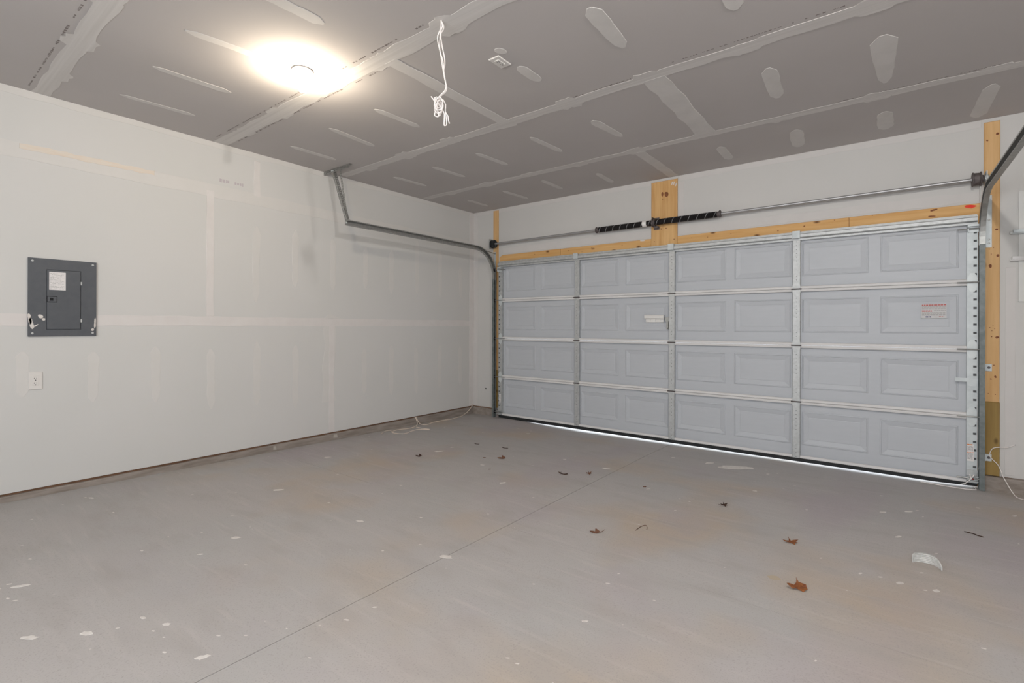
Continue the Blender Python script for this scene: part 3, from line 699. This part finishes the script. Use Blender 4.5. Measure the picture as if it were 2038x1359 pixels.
# printed labels (text too small to read: rows of bars)
def label_sheet(x0, x1, z0, z1, y, parent, rows, paper=m_paper, name='warning_label', head=None, label=None):
    p = MB().bbox(x0, x1, y-.0006, y, z0, z1, .0001).build(name, paper, parent, label=label)
    m = MB(); m2 = MB(); hh = (z1-z0)
    for (f0, f1, a, b, red) in rows:
        tgt = m2 if red else m; x = x0+(x1-x0)*a; xe = x0+(x1-x0)*b
        while x < xe:
            L = min(random.uniform(.008, .022), xe-x); tgt.box(x, x+L, y-.0011, y-.0007, z0+hh*f0, z0+hh*f1); x += L+.003
    if m.v: m.build('print_line', m_ink, p, kind='stuff')
    if m2.v: m2.build('print_line', head or m_red, p, kind='stuff')
    return p
rows = [(.90, .97, .02, .98, 1)] + [(.84-.06*i, .87-.06*i, .02, .96, 0) for i in range(4)] + [(.52, .55, .02, .42, 1), (.54, .57, .5, .97, 0), (.45, .48, .02, .42, 1)] + [(.38-.06*i, .41-.06*i, .02, .95, 0) for i in range(4)] + [(.08, .11, .5, .75, 0), (.12, .14, .7, .9, 1)]
lb = label_sheet(5.053, 5.211, 1.356, 1.474, -.0275, door, rows, paper=mat('sticker_clear', (0.60, 0.595, 0.60), rough=.6), label='white safety sticker with red heading')
m = MB()
for i, x in enumerate((5.080, 5.089, 5.098, 5.107)): m.box(x, x+.0065, -.0288, -.0282, 1.363, 1.373)
m.build('print_mark', m_blue, lb, kind='stuff')
rr = [(.93, .99, .02, .8, 1), (.50, .53, .02, .97, 1)] + [(.84-.06*i, .87-.06*i, .06, .9, 0) for i in range(5)] + [(.42-.06*i, .45-.06*i, .06, .9, 0) for i in range(6)]
label_sheet(5.333, 5.373, .218, .354, YT-.0022, door, rr, head=m_orange, label='small white label with orange bars')
p = label_sheet(.535, .566, .218, .274, YT-.0022, door, [(.2, .3, .1, .9, 0), (.5, .6, .1, .9, 0)])
label_sheet(.535, .566, .278, .334, YT-.0022, door, [(.2, .3, .1, .9, 0), (.5, .6, .1, .9, 0)])

# ------------------------------------------------------------------ tracks
def perforated(m, p, q, wd, side, pitch=.030, hole=.013):
    # flat strip with square holes from p to q; side = direction of its width
    p, q, side = Vector(p), Vector(q), Vector(side).normalized(); L = (q-p).length; u = (q-p)/L; side = (side-u*side.dot(u)).normalized(); nrm = u.cross(side)*.001
    ds = [0]; d = .012; hl = []
    while d+hole < L-.005: ds += [d, d+hole]; hl.append(len(ds)-2); d += pitch
    ds.append(L); xs = [-wd/2, -hole/2, hole/2, wd/2]
    for s in (1, -1):
        vs = [p+u*d+side*x+nrm*s for d in ds for x in xs]; fs = []
        for j in range(len(ds)-1):
            for i in range(3):
                if i == 1 and j in hl: continue
                fs.append((j*4+i, j*4+i+1, (j+1)*4+i+1, (j+1)*4+i))
        m.add(vs, fs)
    return m
def track(sd, label):
    xw = 5.432 if sd > 0 else .440            # web of the channel; it opens towards the door
    o = -sd
    t = thing('door_track', (xw, -.077, floor_z(xw, -.077)), label, 'track', 'curved roller tracks beside the garage door')
    w_, d, th = .028, .034, .002
    prof = [(0, -w_), (d, -w_), (d, -w_+.011), (d-th, -w_+.011), (d-th, -w_+th), (th, -w_+th), (th, w_-th), (d-.004, w_-th), (d-.004, w_-.007), (d-.002, w_-.007), (d-.002, w_), (0, w_)]
    # q axis: +q points into the room on the vertical leg, downward on the level run
    P = [((xw, -.077, floor_z(xw, -.077)+.002), (0, -1, 0)), ((xw, -.077, 1.93), (0, -1, 0))]
    MB().sweep(prof, [(p, (o, 0, 0), q) for p, q in P]).build('vertical_track', m_gtrk, t)
    rad = .378; cy, cz = -.077-rad, 1.932+.02
    fr = [((xw, -.077, 1.932), (o, 0, 0), (0, -1, 0))]
    for i in range(15):
        a = math.pi/2*i/14; fr.append(((xw, cy+rad*math.cos(a), cz+rad*math.sin(a)), (o, 0, 0), (0, -math.cos(a), -math.sin(a))))
    fr.append(((xw, -2.447, cz+rad), (o, 0, 0), (0, 0, -1)))
    MB().sweep(prof, fr).build('horizontal_track', m_galvd, t)
    # flag bracket and jamb clips on the wall board
    a, b = (5.436, 5.478) if sd > 0 else (.394, .436)
    m = MB(); m.bbox(a, b, -.0185, -.0155, 1.912, 2.325, .001); xx = (a, a+.003) if sd > 0 else (b-.003, b); m.box(*xx, -.078, -.0185, 1.912, 2.05)
    fb = m.build('flag_bracket', m_bright, t)
    for zz in (1.945, 1.975, 2.13): MB().lathe(((a+b)/2+.004*sd, -.0187, zz), (0, -1, 0), [(0, .008), (.005, .007), (.006, .002)], 8).build('bolt_head', m_galvd, fb)
    for zz in (.255, .965):
        m = MB(); m.bbox(a, b+.002, -.019, -.0155, zz-.028, zz+.028, .001); m.box(*xx, -.075, -.019, zz-.02, zz+.02)
        tb = m.build('track_bracket', m_bright, t)
        MB().lathe(((a+b)/2+.006*sd, -.0192, zz), (0, -1, 0), [(0, .010), (.006, .009), (.007, .002)], 8).build('bolt_head', m_iron, tb)
    MB().tube([(xw-sd*.0, -.40, cz+rad-.005), (xw+sd*.010, -.02, 2.30)], .006, 6).build('track_brace', m_galvd, t)
    # rear hanger: perforated angle on the ceiling and two perforated straps
    yy = -2.40
    x0, x1 = (.004, .47) if sd < 0 else (5.40, 5.87)
    m = MB(); perforated(m, (x0, yy, H-.004), (x1, yy, H-.004), .034, (0, 1, 0)); perforated(m, (x0, yy-.017, H-.021), (x1, yy-.017, H-.021), .034, (0, 0, 1)); m.build('hanger_angle', m_galvd, t)
    zt = cz+rad+.028
    xa, xb, xe = (.165, .300, xw+.012) if sd < 0 else (5.71, 5.57, xw-.012)
    m = MB(); perforated(m, (xa, yy-.02, H-.012), (xe, -2.435, zt-.02), .034, (1, 0, .5)); perforated(m, (xa+.017, yy-.003, H-.012), (xe+.014, -2.42, zt-.02), .03, (0, 1, 0)); m.build('hanger_strap', m_galvd, t)
    m = MB(); perforated(m, (xb, yy-.018, H-.010), (xe, -2.425, zt-.02), .026, (1, 0, 0)); m.build('hanger_strap', m_galvd, t)
    for x in (xa, xa+.02): MB().lathe((x, yy-.022, H-.022), (0, -1, 0), [(0, .008), (.006, .007), (.007, .002)], 8).build('bolt_head', m_bright, t)
    MB().lathe((xw-sd*.002, -2.432, cz+rad), (-sd, 0, 0), [(0, .010), (.006, .009), (.008, .002)], 10).build('bolt_head', m_bright, t)
    return t
track(-1, 'galvanised roller track near the corner, hung from ceiling by straps')
track(1, 'galvanised roller track at right of the door, running out of view')

# ------------------------------------------------------------------ torsion spring shaft over the door
YT_, ZT = -.092, 2.437
ts = thing('torsion_spring_assembly', (2.755, -.02, 2.37), 'torsion shaft with two black springs and end drums above door', 'door spring')
MB().tube([(.385, YT_, ZT-.012), (5.445, YT_, ZT+.010)], .0135, 12).build('shaft', m_shaft, ts, smooth=True)
def zt(x): return ZT-.012+.022*(x-.385)/5.06
def spring(x0, x1):
    prof = []; n = int((x1-x0)/.0075); 
    for i in range(n):
        x = (x1-x0)*i/n; prof += [(x, .0285), (x+.0037, .0325)]
    prof.append((x1-x0, .0285))
    return MB().lathe((x0, YT_, zt((x0+x1)/2)), (1, 0, 0), prof, 14).build('spring', m_spring, ts, smooth=True, origin=((x0+x1)/2, YT_, zt((x0+x1)/2)))
s1 = spring(2.085, 2.735); s2 = spring(2.785, 3.435)
MB().lathe((2.045, YT_, zt(2.06)), (1, 0, 0), [(0, .020), (.006, .036), (.016, .038), (.022, .030), (.045, .026)], 16).build('winding_cone', m_iron, s1, smooth=True)
MB().lathe((3.475, YT_, zt(3.46)), (-1, 0, 0), [(0, .020), (.006, .036), (.016, .038), (.022, .030), (.045, .026)], 16).build('winding_cone', m_iron, s2, smooth=True)
MB().lathe((2.635, YT_, zt(2.65)), (1, 0, 0), [(0, .0335), (.001, .0345), (.047, .0345), (.048, .0335)], 18).build('tape_band', m_white, s1, smooth=True, label='white tape band')
m = MB(); m.lathe((2.742, YT_, zt(2.755)), (1, 0, 0), [(0, .030), (.002, .041), (.012, .041), (.014, .036), (.022, .036), (.024, .041), (.034, .041), (.036, .030)], 18)
m.box(2.752, 2.758, -.130, -.0185, 2.385, 2.49); m.box(2.735, 2.800, -.024, -.0185, 2.365, 2.40); m.box(2.735, 2.800, -.024, -.0185, 2.46, 2.50)
m.box(2.76, 2.80, -.075, -.05, 2.375, 2.398); m.build('center_bracket', m_iron, ts)
def drum(x0, sd, mt):
    d = MB().lathe((x0, YT_, zt(x0)), (sd, 0, 0), [(0, .022), (.002, .054), (.008, .056), (.012, .050), (.046, .047), (.050, .056), (.056, .056), (.060, .030), (.072, .024)], 20).build('cable_drum', mt, ts, smooth=True)
    return d
drum(5.352, 1, m_iron); drum(.482, -1, m_black)
for sd in (-1, 1):
    a, b = (5.434, 5.440) if sd > 0 else (.398, .404)
    m = MB(); m.box(a, b, -.125, -.0155, 2.36, 2.50); m.lathe(((a+b)/2-sd*.012, YT_, zt(a)), (sd, 0, 0), [(0, .022), (.002, .026), (.022, .026), (.024, .020)], 14)
    m.build('end_bearing_plate', m_galv, ts)

# ------------------------------------------------------------------ perforated hardware at the right edge of the frame
pb = thing('wall_bracket', (5.66, 0, 1.48), 'white perforated metal upright with two rails on right wall strip', 'bracket')
m = MB(); perforated(m, (5.665, -.012, 1.48), (5.665, -.012, 2.33), .075, (1, 0, 0), pitch=.055, hole=.008); m.box(5.6275, 5.6295, -.0125, -.0006, 1.48, 2.20)
m.build('upright', m_pale, pb)
for z, xa in ((2.018, 5.583), (1.812, 5.578)):
    m = MB(); m.bbox(xa+.012, 5.80, -.030, -.0125, z-.006, z+.018, .002); m.tube([(xa, -.036, z-.012), (5.80, -.036, z-.012)], .006, 8); m.build('rail', m_rail if z < 1.9 else m_bright, pb)
MB().bbox(5.574, 5.59, -.044, -.030, 2.0, 2.02, .002).build('end_stop', m_galvd, pb)

# ------------------------------------------------------------------ electrical panel on the left wall
ep = thing('electrical_panel', (0, -4.514, 1.198), 'dark grey flush breaker panel with a closed door on left wall', 'breaker panel')
a0, a1, b0, b1, c0, c1, e0, e1 = -4.703, -4.327, 1.198, 1.757, -4.606, -4.419, 1.248, 1.679
m = MB()
for (ya, yb, za, zb) in ((a0, c0-.002, b0, b1), (c1+.002, a1, b0, b1), (c0-.002, c1+.002, b0, e0-.002), (c0-.002, c1+.002, e1+.002, b1)):
    m.box(.0005, .014, ya, yb, za, zb)
m.box(.0005, .006, c0-.002, c1+.002, e0-.002, e1+.002)
m.build('trim_cover', m_grey, ep)
pd = MB().bbox(.0065, .0165, c0, c1, e0, e1, .0025, axis=0, sgn=1).build('panel_door', m_grey, ep)
m = MB(); m.bbox(.0167, .021, -4.603, -4.553, 1.447, 1.484, .002, axis=0, sgn=1); lt = m.build('latch', m_grey, ep)
MB().box(.0166, .0176, -4.606, -4.550, 1.444, 1.487).build('latch_rim', m_dark, lt)
MB().box(.0211, .0216, -4.590, -4.572, 1.455, 1.476).build('latch_slot', m_dark, lt)
lab = MB().bbox(.0166, .0172, -4.594, -4.504, 1.534, 1.664, .0002, axis=0, sgn=1).build('panel_label', m_paper, ep, label='white printed label')
m = MB(); z = 1.655
for i in range(13):
    y = -4.588; ye = -4.512 if i not in (9,) else -4.555
    while y < ye:
        L = random.uniform(.004, .012)
        if random.random() < .8: m.box(.0173, .0176, y, min(y+L, ye), z-.003, z-.001)
        y += L+.003
    z -= .0092
m.build('print_line', m_ink, lab, kind='stuff')
for z in (1.59, 1.312): MB().box(.0142, .018, c1-.001, c1+.007, z-.012, z+.012).build('panel_hinge', m_galv, pd)
for y in (a0+.022, a1-.022):
    for z in (b0+.022, b1-.022): MB().lathe((.0142, y, z), (1, 0, 0), [(0, .008), (.003, .007), (.004, .001)], 8).build('screw', m_galv, ep)
for (p, q, w0, w1) in (((-4.650, 1.352), (-4.628, 1.330), .010, .013), ((-4.626, 1.328), (-4.618, 1.312), .010, .008), ((-4.700, 1.36), (-4.690, 1.285), .008, .008), ((-4.692, 1.33), (-4.680, 1.25), .008, .010), ((-4.672, 1.268), (-4.650, 1.285), .005, .003), ((-4.334, 1.335), (-4.337, 1.255), .004, .006), ((-4.348, 1.255), (-4.351, 1.235), .008, .008)):
    MB().slab(stripe(p, q, w0, w1, .2, 6), lambda a, b, n: (.0143+n, a, b), .001).build('compound_smear', m_splat, ep)

# wall outlet below it
wo = thing('wall_outlet', (0, -4.66, .818), 'white duplex outlet below the breaker panel', 'outlet')
pl = MB().bbox(.0005, .0075, -4.698, -4.626, .820, .944, .003, axis=0, sgn=1).build('cover_plate', m_plate, wo)
rc = MB().bbox(.0077, .0100, -4.679, -4.645, .848, .916, .0012, axis=0, sgn=1).build('receptacle', m_plate, wo)
for z in (.899, .866):
    for y, h in ((-4.669, .008), (-4.657, .0065)): MB().box(.0101, .0104, y-.0013, y+.0013, z-h/2, z+h/2).build('slot', m_dark, rc)
    MB().lathe((.0101, -4.663, z-.0125), (1, 0, 0), [(0, .0035), (.0004, .0033)], 8).build('ground_hole', m_dark, rc)
# ceiling outlet
cu = thing('ceiling_outlet', (2.897, -2.99, H), 'white duplex outlet plate on the ceiling near hanging cable', 'outlet')
MB().bbox(2.857, 2.937, -3.053, -2.928, H-.007, H-.0005, .003, axis=2, sgn=-1).build('cover_plate', m_plate, cu)
rc = MB().bbox(2.880, 2.914, -3.025, -2.957, H-.0105, H-.0072, .0015, axis=2, sgn=-1).build('receptacle', m_plate, cu)
for y in (-3.008, -2.975):
    for x, h in ((2.890, .010), (2.903, .008)): MB().box(x-.0014, x+.0014, y-h/2, y+h/2, H-.0112, H-.0106).build('slot', m_dark, rc)
    MB().lathe((2.8965, y+.012, H-.0106), (0, 0, -1), [(0, .0035), (.0005, .0033)], 8).build('ground_hole', m_dark, rc)

# ------------------------------------------------------------------ lampholders: the lit one in view, its twin outside the frame
def lamp(x, y, label, mb):
    t = thing('ceiling_lamp', (x, y, H), label, 'lamp', 'bare bulb lampholders on the garage ceiling')
    MB().lathe((x, y, H-.0005), (0, 0, -1), [(0, .060), (.008, .066), (.012, .064), (.026, .036), (.046, .030), (.048, .020)], 28).build('lampholder', m_porc, t, smooth=True)
    b = MB().lathe((x, y, H-.0485), (0, 0, -1), [(0, .0135), (.022, .0145), (.034, .020), (.050, .028), (.064, .0305), (.078, .0275), (.088, .019), (.094, .008), (.0955, .001)], 20).build('bulb', mb, t, smooth=True)
    return t
lamp(1.810, -3.679, 'bare lit bulb in a porcelain lampholder on the ceiling', m_bulb)
lamp(5.15, -4.22, 'second bare lit bulb on the ceiling, outside the view', m_bulb2)
# bulb emission set from its wanted wattage (surface area about 0.0135 m2)
for mb, wt in ((m_bulb, BULB_W), (m_bulb2, BULB2_W)): mb.node_tree.nodes['Principled BSDF'].inputs['Emission Strength'].default_value = wt/(math.pi*0.0135)/4

# ------------------------------------------------------------------ hanging white cables
hb = Vector((2.899, -3.501, 2.933))
def hp(cx, cy, d=0.0): return hb + R0*(cx-300)*.00052 + Vector((0, 0, -1))*(cy-225)*.00052 + FW*d
hc = thing('hanging_cable', tuple(hb), 'bundle of white cables hanging from the ceiling, knotted at the end', 'cable')
ST = [[(300, 222), (318, 280), (300, 330), (290, 420), (290, 540), (320, 640), (330, 720), (335, 800), (355, 900), (340, 960), (290, 1010), (245, 1070)],
      [(300, 222), (297, 300), (265, 380), (270, 460), (295, 560), (315, 690), (328, 760), (345, 850), (360, 930), (320, 980), (262, 1040)],
      [(305, 222), (325, 270), (320, 310), (295, 360), (310, 480), (335, 600), (338, 680), (328, 740), (350, 870), (355, 945), (300, 1000), (270, 1050)]]
def smooth_path(p, k=3):
    out = []
    for i in range(len(p)-1):
        p0 = p[max(i-1, 0)]; p1 = p[i]; p2 = p[i+1]; p3 = p[min(i+2, len(p)-1)]
        for j in range(k):
            t = j/k; out.append(0.5*((2*p1) + (p2-p0)*t + (2*p0-5*p1+4*p2-p3)*t*t + (3*p1-p0-3*p2+p3)*t**3))
    return out + [p[-1]]
for i, s in enumerate(ST): MB().tube(smooth_path([hp(x, y, .006*(i-1)) for x, y in s]), .0032, 6).build('cable', m_cable, hc, smooth=True)
co_ = []
for i in range(12):
    n = 16; tx = random.uniform(-12, 12); ty = random.uniform(-22, 22); ra = random.uniform(18, 46); rb = random.uniform(30, 82); ph = random.uniform(0, 6); an = random.uniform(-.5, .5)
    for k in range(n):
        t = ph+2*math.pi*k/n; u = ra*math.cos(t); v = rb*math.sin(t)
        co_.append(hp(278+tx+u*math.cos(an)-v*math.sin(an), 1115+ty+u*math.sin(an)+v*math.cos(an), .014*math.sin(t*1.0+i)+.004*(i-4)))
MB().tube(smooth_path(co_, 2), .0030, 6).build('coil', m_cable, hc, smooth=True)
for tl in ([(250, 1150), (238, 1200), (245, 1222), (275, 1228), (280, 1195), (268, 1160)], [(320, 1040), (350, 1100), (345, 1160), (375, 1220), (380, 1260), (392, 1300)], [(310, 1150), (335, 1190), (334, 1300), (348, 1318), (360, 1290), (352, 1200), (345, 1150)], [(197, 1010), (240, 1065), (262, 1090)]):
    MB().tube(smooth_path([hp(x, y, random.uniform(-.01, .01)) for x, y in tl]), .0030, 6).build('cable_end', m_cable, hc, smooth=True)
MB().slab(blob(2.893, -3.512, .022, .012, .2), F_CEIL, .001).build('cable_hole', m_dark, ce)

# ------------------------------------------------------------------ wires by the curb
def fw(pts, dz=.004, lift=()):
    return [Vector((x, y, max(floor_z(x, y), 0)+dz+(lift[i] if i < len(lift) else 0))) for i, (x, y) in enumerate(pts)]
W1 = [Vector((.012, -.030, .135)), Vector((.03, -.06, .118)), Vector((.045, -.17, .05))] + fw([(.05, -.30), (.09, -.45), (.11, -.55), (.095, -.72), (.10, -.90), (.15, -1.04), (.12, -1.085)]) + [Vector((.07, -1.11, .035)), Vector((.026, -1.118, .098)), Vector((.010, -1.122, .108))]
lw_ = MB().tube(smooth_path(W1), .0042, 6).build('loose_wire', m_twine, smooth=True); tag(lw_, 'thin pale wire trailing along curb to the far corner', 'wire')
W2 = [Vector((.012, -1.135, .106)), Vector((.03, -1.13, .09)), Vector((.08, -1.15, .03))] + fw([(.139, -1.257), (.159, -1.363), (.123, -1.513), (.193, -1.645), (.361, -1.613), (.302, -1.42), (.302, -1.321), (.40, -1.239), (.285, -1.25), (.17, -1.25)])
lw2 = MB().tube(smooth_path(W2), .0042, 6).build('loose_wire', m_twine, smooth=True); tag(lw2, 'looped pale wire lying on floor beside the left curb', 'wire')
MB().tube(smooth_path(fw([(.20, -1.648), (.11, -1.60), (.095, -1.66), (.185, -1.797)], .009)), .0033, 6).build('wire_end', m_twine, lw2, smooth=True)
# sensor wire at the right end of the door
rw = [(5.606, -.003, .370), (5.57, -.02, .352), (5.529, -.03, .349), (5.490, -.034, .338), (5.472, -.034, .31), (5.468, -.032, .272), (5.485, -.034, .245), (5.512, -.034, .212), (5.528, -.040, .170), (5.537, -.060, .135), (5.555, -.085, .09), (5.575, -.12, .045), (5.597, -.16, .012), (5.63, -.20, .010), (5.68, -.25, .010)]
r_ = MB().tube(smooth_path([Vector(p) for p in rw]), .0028, 6).build('sensor_wire', m_cable, smooth=True); tag(r_, 'white wire curling from a wall hole down the treated board', 'wire')

# ------------------------------------------------------------------ leaves, twigs and the bent plastic strip on the floor
def leaf(x, y, size, outline, curl, ang, mt, label, stem=None, tilt=0.0, group=None, z_add=0.0):
    # outline in unit coordinates; curl lifts edges or centre
    root = thing('dry_leaf', (x, y, floor_z(x, y)), label, 'leaf', group)
    n = len(outline); cx = sum(p[0] for p in outline)/n; cy = sum(p[1] for p in outline)/n
    rings = [(1.0, outline), (.55, [(cx+(a-cx)*.55, cy+(b-cy)*.55) for a, b in outline])]
    vs = []
    def tr(a, b, lift):
        u = a*size; v = b*size
        vx = u*math.cos(ang)-v*math.cos(tilt)*math.sin(ang); vy = u*math.sin(ang)+v*math.cos(tilt)*math.cos(ang)
        return Vector((x+vx, y+vy, lift*size+(v*math.sin(tilt))))
    for s, ol in rings:
        for i, (a, b) in enumerate(ol):
            q = (a-cx)**2*2.2 + (b-cy)**2*1.5; l = curl*(q + .12*math.sin(i*2.1)) if s == 1.0 else curl*(q*.6+.03)
            vs.append(tr(a, b, l))
    vs.append(tr(cx, cy, 0))
    zmin = min(v.z for v in vs); base = floor_z(x, y)+.0012+z_add
    top = [Vector((v.x, v.y, v.z-zmin+base+.0)) for v in vs]
    bot = [v-Vector((0, 0, .0008)) for v in top]
    fs = []; N = len(top)
    for off, fl_ in ((0, 1), (N, -1)):
        for i in range(n):
            j = (i+1) % n
            for f in ((i, j, n+j, n+i), (n+i, n+j, 2*n)): fs.append(tuple(off+k for k in (f if fl_ > 0 else f[::-1])))
    for i in range(n): fs.append((i, N+i, N+(i+1) % n, (i+1) % n))
    m = MB().add(top+bot, fs); bl = m.build('leaf_blade', mt, root, smooth=False)
    if stem:
        pts = [tr(a, b, l) for a, b, l in stem]; pts = [Vector((p.x, p.y, max(p.z-zmin+base, floor_z(p.x, p.y)+.0015))) for p in pts]
        MB().tube(pts, [.0016]*(len(pts)-1)+[.0010], 5).build('leaf_stem', mt, root)
    return root
yw = yaw
O1 = [(-.50, .08), (-.36, .12), (-.10, .14), (.06, .25), (.17, .42), (.20, .28), (.36, .12), (.42, .02), (.40, -.06), (.36, -.22), (.24, -.26), (.12, -.30), (-.02, -.18), (-.18, -.10), (-.30, -.14), (-.44, -.02)]
leaf(4.487, -2.690, .098, O1, .22, yw, m_leaf, 'largest orange brown leaf, curled, on the floor nearest the camera', [(.17, .40, .03), (.20, .50, .05)], tilt=.35)
O2 = [(-.5, .10), (-.28, .06), (-.18, .16), (-.06, .12), (.08, .34), (.10, .14), (.26, .12), (.5, -.02), (.30, -.06), (.34, -.24), (.16, -.16), (.06, -.36), (-.04, -.14), (-.22, -.10), (-.42, .0)]
leaf(4.381, -2.122, .090, O2, .22, yw+.1, m_leaf, 'orange brown lobed leaf midway between large leaf and door', [(.08, .3, .02), (.14, .46, .05)], tilt=.2)
O3 = [(-.5, -.02), (-.2, .10), (.05, .12), (.08, .34), (.2, .3), (.42, .1), (.5, -.1), (.3, -.16), (.1, -.08), (-.2, -.08), (-.4, -.12)]
leaf(3.425, -2.719, .064, O3, .28, yw, m_leafb, 'small curled brown leaf with a thin stem, middle of floor', [(.45, -.05, .05), (.7, .05, .03), (.95, .2, .08)], tilt=.65)
leaf(3.919, -1.742, .058, O2, .3, yw+.3, m_leafd, 'dark curled leaf on the floor before the third door bay', [(-.4, .0, .04), (-.8, .1, .08)], tilt=.65)
O5 = [(-.5, .10), (-.25, .10), (0, .02), (.25, -.02), (.5, -.08), (.48, -.18), (.2, -.16), (-.1, -.10), (-.35, -.02)]
leaf(2.638, -1.802, .082, O5, .2, yw-.1, m_leafd, 'long narrow dark leaf just left of the floor joint', [(-.2, .06, .02), (-.17, .2, .06)], tilt=.6)
leaf(2.817, -1.673, .056, O2, .35, yw+.5, m_leafb, 'small reddish leaf almost touching the floor joint', None, tilt=.75)
leaf(1.921, -1.740, .080, O3, .20, yw+.15, m_leafb, 'brown crumpled leaf in the middle of the far debris', None, tilt=.8)
leaf(1.689, -1.391, .066, O5, .05, yw+.1, m_leafd, 'flat dark brown leaf piece nearest to the garage door', None, tilt=.5)
leaf(1.347, -1.443, .058, O5, .05, yw, m_leafd, 'flat dark leaf piece farthest left near the door', None, tilt=.5)
leaf(1.264, -2.189, .060, O3, .35, yw+.2, m_leafd, 'black crumpled leaf on the floor towards left wall', None, tilt=1.0)
for x, y, s, lb_ in ((1.772, -1.815, .026, 'tiny leaf crumb just left of the brown crumpled leaf'), (2.060, -2.083, .024, 'tiny leaf crumb nearer the camera than the brown crumpled leaf'), (3.314, -1.681, .034, 'tiny bent leaf crumb right of the floor joint')):
    o = MB().slab(blob(x, y, s*.5, s*.2, yw+.2, 9), F_FLOOR, .004, .002).build('leaf_crumb', m_leafb); tag(o, lb_, 'leaf', 'leaf crumbs on the floor')
tw = MB().tube(smooth_path(fw([(5.206, -1.262), (5.245, -1.272), (5.262, -1.29), (5.29, -1.302)], .0035)), [.0028]*9+[.0018], 6).build('twig', m_leafd); tag(tw, 'thin dark twig on the floor near the right edge', 'twig')
tw = MB().tube(smooth_path(fw([(3.603, -2.528), (3.605, -2.448), (3.621, -2.415), (3.64, -2.439), (3.653, -2.478)], .003)), .0016, 5).build('twig', m_leafb); tag(tw, 'hair-thin hooked stem right of the small curled leaf', 'twig')
# short strip of ribbed white plastic standing on edge, bent away from the camera
ax = [(4.936, -1.990), (4.945, -1.975), (4.963, -1.963), (4.979, -1.957), (4.995, -1.955), (5.010, -1.958), (5.023, -1.966), (5.034, -1.979), (5.042, -1.996), (5.047, -2.014)]
hz = [.040, .046, .049, .050, .050, .049, .046, .040, .030, .016]
ax_s = smooth_path([Vector((a, b, h)) for (a, b), h in zip(ax, hz)], 2)
vs = []; fs = []; nr = 13; ctr = Vector((4.985, -2.03, 0))
for p in ax_s:
    q = Vector((p.x, p.y, 0)); dirn = (q-ctr).normalized(); b = floor_z(p.x, p.y)+.001
    for side in (0, 1):
        for j in range(nr):
            rib = .0035*(j % 2); off = rib if side == 0 else .006
            vs.append(q+dirn*off+Vector((0, 0, b+p.z*j/(nr-1))))
K = 2*nr
for i in range(len(ax_s)-1):
    for j in range(nr-1):
        fs.append((i*K+j, (i+1)*K+j, (i+1)*K+j+1, i*K+j+1)); fs.append((i*K+nr+j, i*K+nr+j+1, (i+1)*K+nr+j+1, (i+1)*K+nr+j))
    fs.append((i*K+nr-1, (i+1)*K+nr-1, (i+1)*K+2*nr-1, i*K+2*nr-1)); fs.append((i*K, i*K+nr, (i+1)*K+nr, (i+1)*K))
for i in (0, len(ax_s)-1): fs.append(tuple(i*K+j for j in range(nr))+tuple(i*K+2*nr-1-j for j in range(nr)))
ps = MB().add(vs, fs).build('plastic_strip', m_strip); tag(ps, 'short curved band of ribbed white plastic standing on the floor', 'plastic strip')
